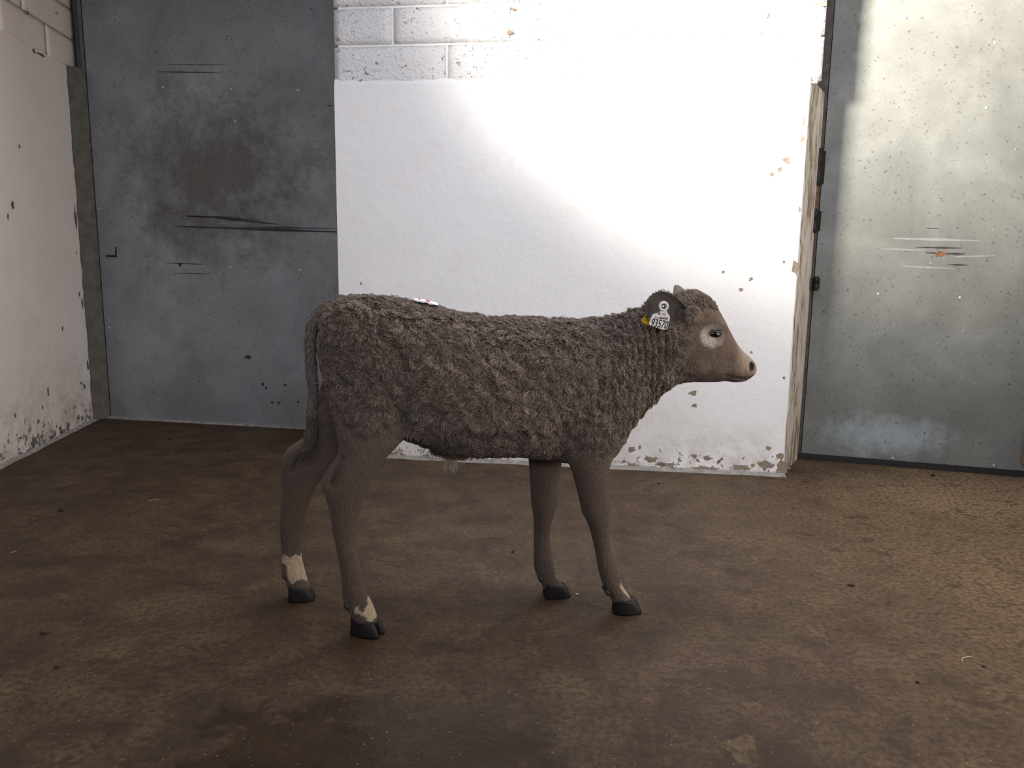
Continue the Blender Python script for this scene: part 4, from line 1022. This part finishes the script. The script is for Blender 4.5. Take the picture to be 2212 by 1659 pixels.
# ---- paper label lying on the calf's back
M_paper = plain('white_paper', (0.80, 0.77, 0.75), 0.6, var=0.04, scale=40)
M_red = plain('red_print', (0.55, 0.09, 0.09), 0.6, var=0.1, scale=80)
def back_z(px, lat):
    p = L(px, 660); x = p[0]; m_ = (np.abs(V[:, 0]-x) < .006) & (np.abs(V[:, 1]-lat) < .008) & (V[:, 2] > .6)
    return x, V[m_, 2].max()
pg = []; cols = []
for i in range(9):
    for j in range(6):
        px = 893 + 52*i/8; lat = -.034 + .06*j/5
        x, z = back_z(px, lat); pg.append([x, lat, z])
pg = np.array(pg); A_ = np.c_[pg[:, :2], pg[:, 1]**2, np.ones(len(pg))]; co_ = np.linalg.lstsq(A_, pg[:, 2], rcond=None)[0]
pz = lambda x, y: np.array((x, y, y*y, 1.0))@co_ + .017
xs_ = (pg[:, 0].min(), pg[:, 0].max())
def paper_patch(name, u0, u1, v0, v1, lift, mat, parent, nu=8, nv_=6):
    vv = []; ff_ = []
    for th_ in (lift, lift-.0006):
        for i in range(nu+1):
            for j in range(nv_+1):
                x = xs_[0]+(xs_[1]-xs_[0])*(u0+(u1-u0)*i/nu); y = -.034+.06*(v0+(v1-v0)*j/nv_)
                vv.append((x, y, pz(x, y)+th_+ (.002*math.sin(3*i/nu))))
    W_ = nv_+1; o_ = (nu+1)*W_
    for i in range(nu):
        for j in range(nv_):
            a, b, c, d = i*W_+j, (i+1)*W_+j, (i+1)*W_+j+1, i*W_+j+1
            ff_.append((a, b, c, d)); ff_.append((o_+d, o_+c, o_+b, o_+a))
    for i in range(nu):
        ff_ += [(i*W_, o_+i*W_, o_+(i+1)*W_, (i+1)*W_), (i*W_+nv_, (i+1)*W_+nv_, o_+(i+1)*W_+nv_, o_+i*W_+nv_)]
    for j in range(nv_):
        ff_ += [(j, j+1, o_+j+1, o_+j), (nu*W_+j, o_+nu*W_+j, o_+nu*W_+j+1, nu*W_+j+1)]
    return mesh_py(name, vv, ff_, mat, parent, True)
lab = empty('paper_label'); lab.matrix_world = CALF
tag(lab, 'white paper label with red print lying on the back of the calf', 'label')
paper_patch('sheet', 0, 1, 0, 1, 0, M_paper, lab)
paper_patch('red_mark', .45, .72, .10, .60, .0008, M_red, lab)
paper_patch('red_mark', .20, .30, .20, .75, .0008, M_red, lab)

# ------------------------------------------------------------------ bits on the floor
def crumb(name, px, py, lx, ly, lz, yaw, mat, label, cat, group=None, seed=0):
    q_ = on_floor(px, py); sc_ = (q_-CAMP).length/FPX
    bm = bmesh.new(); bmesh.ops.create_icosphere(bm, subdivisions=2, radius=1.0)
    for v in bm.verts:
        k = 1 + .35*mnoise.noise(v.co*1.7 + Vector((seed*3.7, seed, 0)))
        v.co = Vector((v.co.x*k*lx, v.co.y*k*ly, max(-.75, v.co.z*k)*lz))
    zmin = min(v.co.z for v in bm.verts)
    for v in bm.verts: v.co.z -= zmin
    o = from_bm(name, bm, mat, None, True); o.location = (q_.x, q_.y, 0.0003); o.rotation_euler = (0, 0, yaw)
    tag(o, label, cat, group); return o
crumb('dung_pellet', 131, 1104, .009, .008, .007, 0, M_dung, 'round dark dung pellet alone on the floor by the left wall', 'dung', seed=1)
crumb('dung_pellet', 1108, 1193, .007, .005, .004, .3, M_dung, 'small dark pellet on the floor behind the near foreleg', 'dung', seed=2)
crumb('dung_pellet', 1838, 1266, .012, .004, .004, -.2, M_dung, 'thin black dung pellet on open floor before the right door', 'dung', seed=3)
crumb('dung_pellet', 122, 1443, .006, .005, .004, .4, M_dung, 'tiny black crumb on the floor beside a brown smear', 'dung', seed=4)
crumb('dung_pellet', 95, 1369, .011, .005, .003, .1, M_dung, 'flat brown crumb on the floor left of the hind hooves', 'dung', seed=5)
crumb('dung_pellet', 368, 950, .014, .006, .004, .2, M_dung, 'flat dark crumb on the floor before the dark steel door', 'dung', seed=6)
crumb('dung_pellet', 2015, 1029, .012, .007, .008, .6, M_dung, 'curled dark scrap lying before the seal of the right door', 'scrap', seed=7)
crumb('grain_flake', 1246, 1284, .006, .004, .002, .2, M_straw, 'yellow grain flake on the floor between the front hooves', 'grain', seed=8)
crumb('dung_pellet', 2126, 1441, .006, .004, .003, 0, M_dung, 'small dark crumb on the floor near a short curved stalk', 'dung', seed=9)
crumb('dung_pellet', 1982, 1475, .005, .004, .003, 0, M_dung, 'tiny dark crumb on the worn floor before the right wall', 'dung', seed=10)
crumb('dung_pellet', 1422, 1045, .009, .004, .003, 0, M_dung, 'small dark crumb close to the foot of the white pier', 'dung', seed=11)
def stalk(px0, py0, px1, py1, r, label, bend=0.1):
    a = on_floor(px0, py0, .003); b = on_floor(px1, py1, .003); s_ = Soup(); R_ = []
    d = (b-a); side = Vector((-d.y, d.x, 0))
    for i in range(9):
        t = i/8; c = a.lerp(b, t) + side*bend*math.sin(math.pi*t)
        c.z = r + .001*math.sin(t*9)**2 + .0004
        dn = d.normalized(); sn = side.normalized()
        R_.append([np.array(c + sn*(r*math.cos(k)) + Vector((0, 0, r*math.sin(k)))) for k in [2*math.pi*j/7 for j in range(7)]])
    s_.rings(R_); o = mesh_py('straw_stalk', s_.v, s_.f, M_straw, None, True)
    tag(o, label, 'straw'); return o
stalk(321, 1082, 343, 1078, .0010, 'pale straw stalk on the floor before the dark steel door')
stalk(22, 1195, 37, 1189, .0010, 'short straw stalk on the floor along the left wall')
stalk(2080, 1430, 2098, 1418, .0011, 'short curved pale stalk on the worn floor before the right wall', .22)
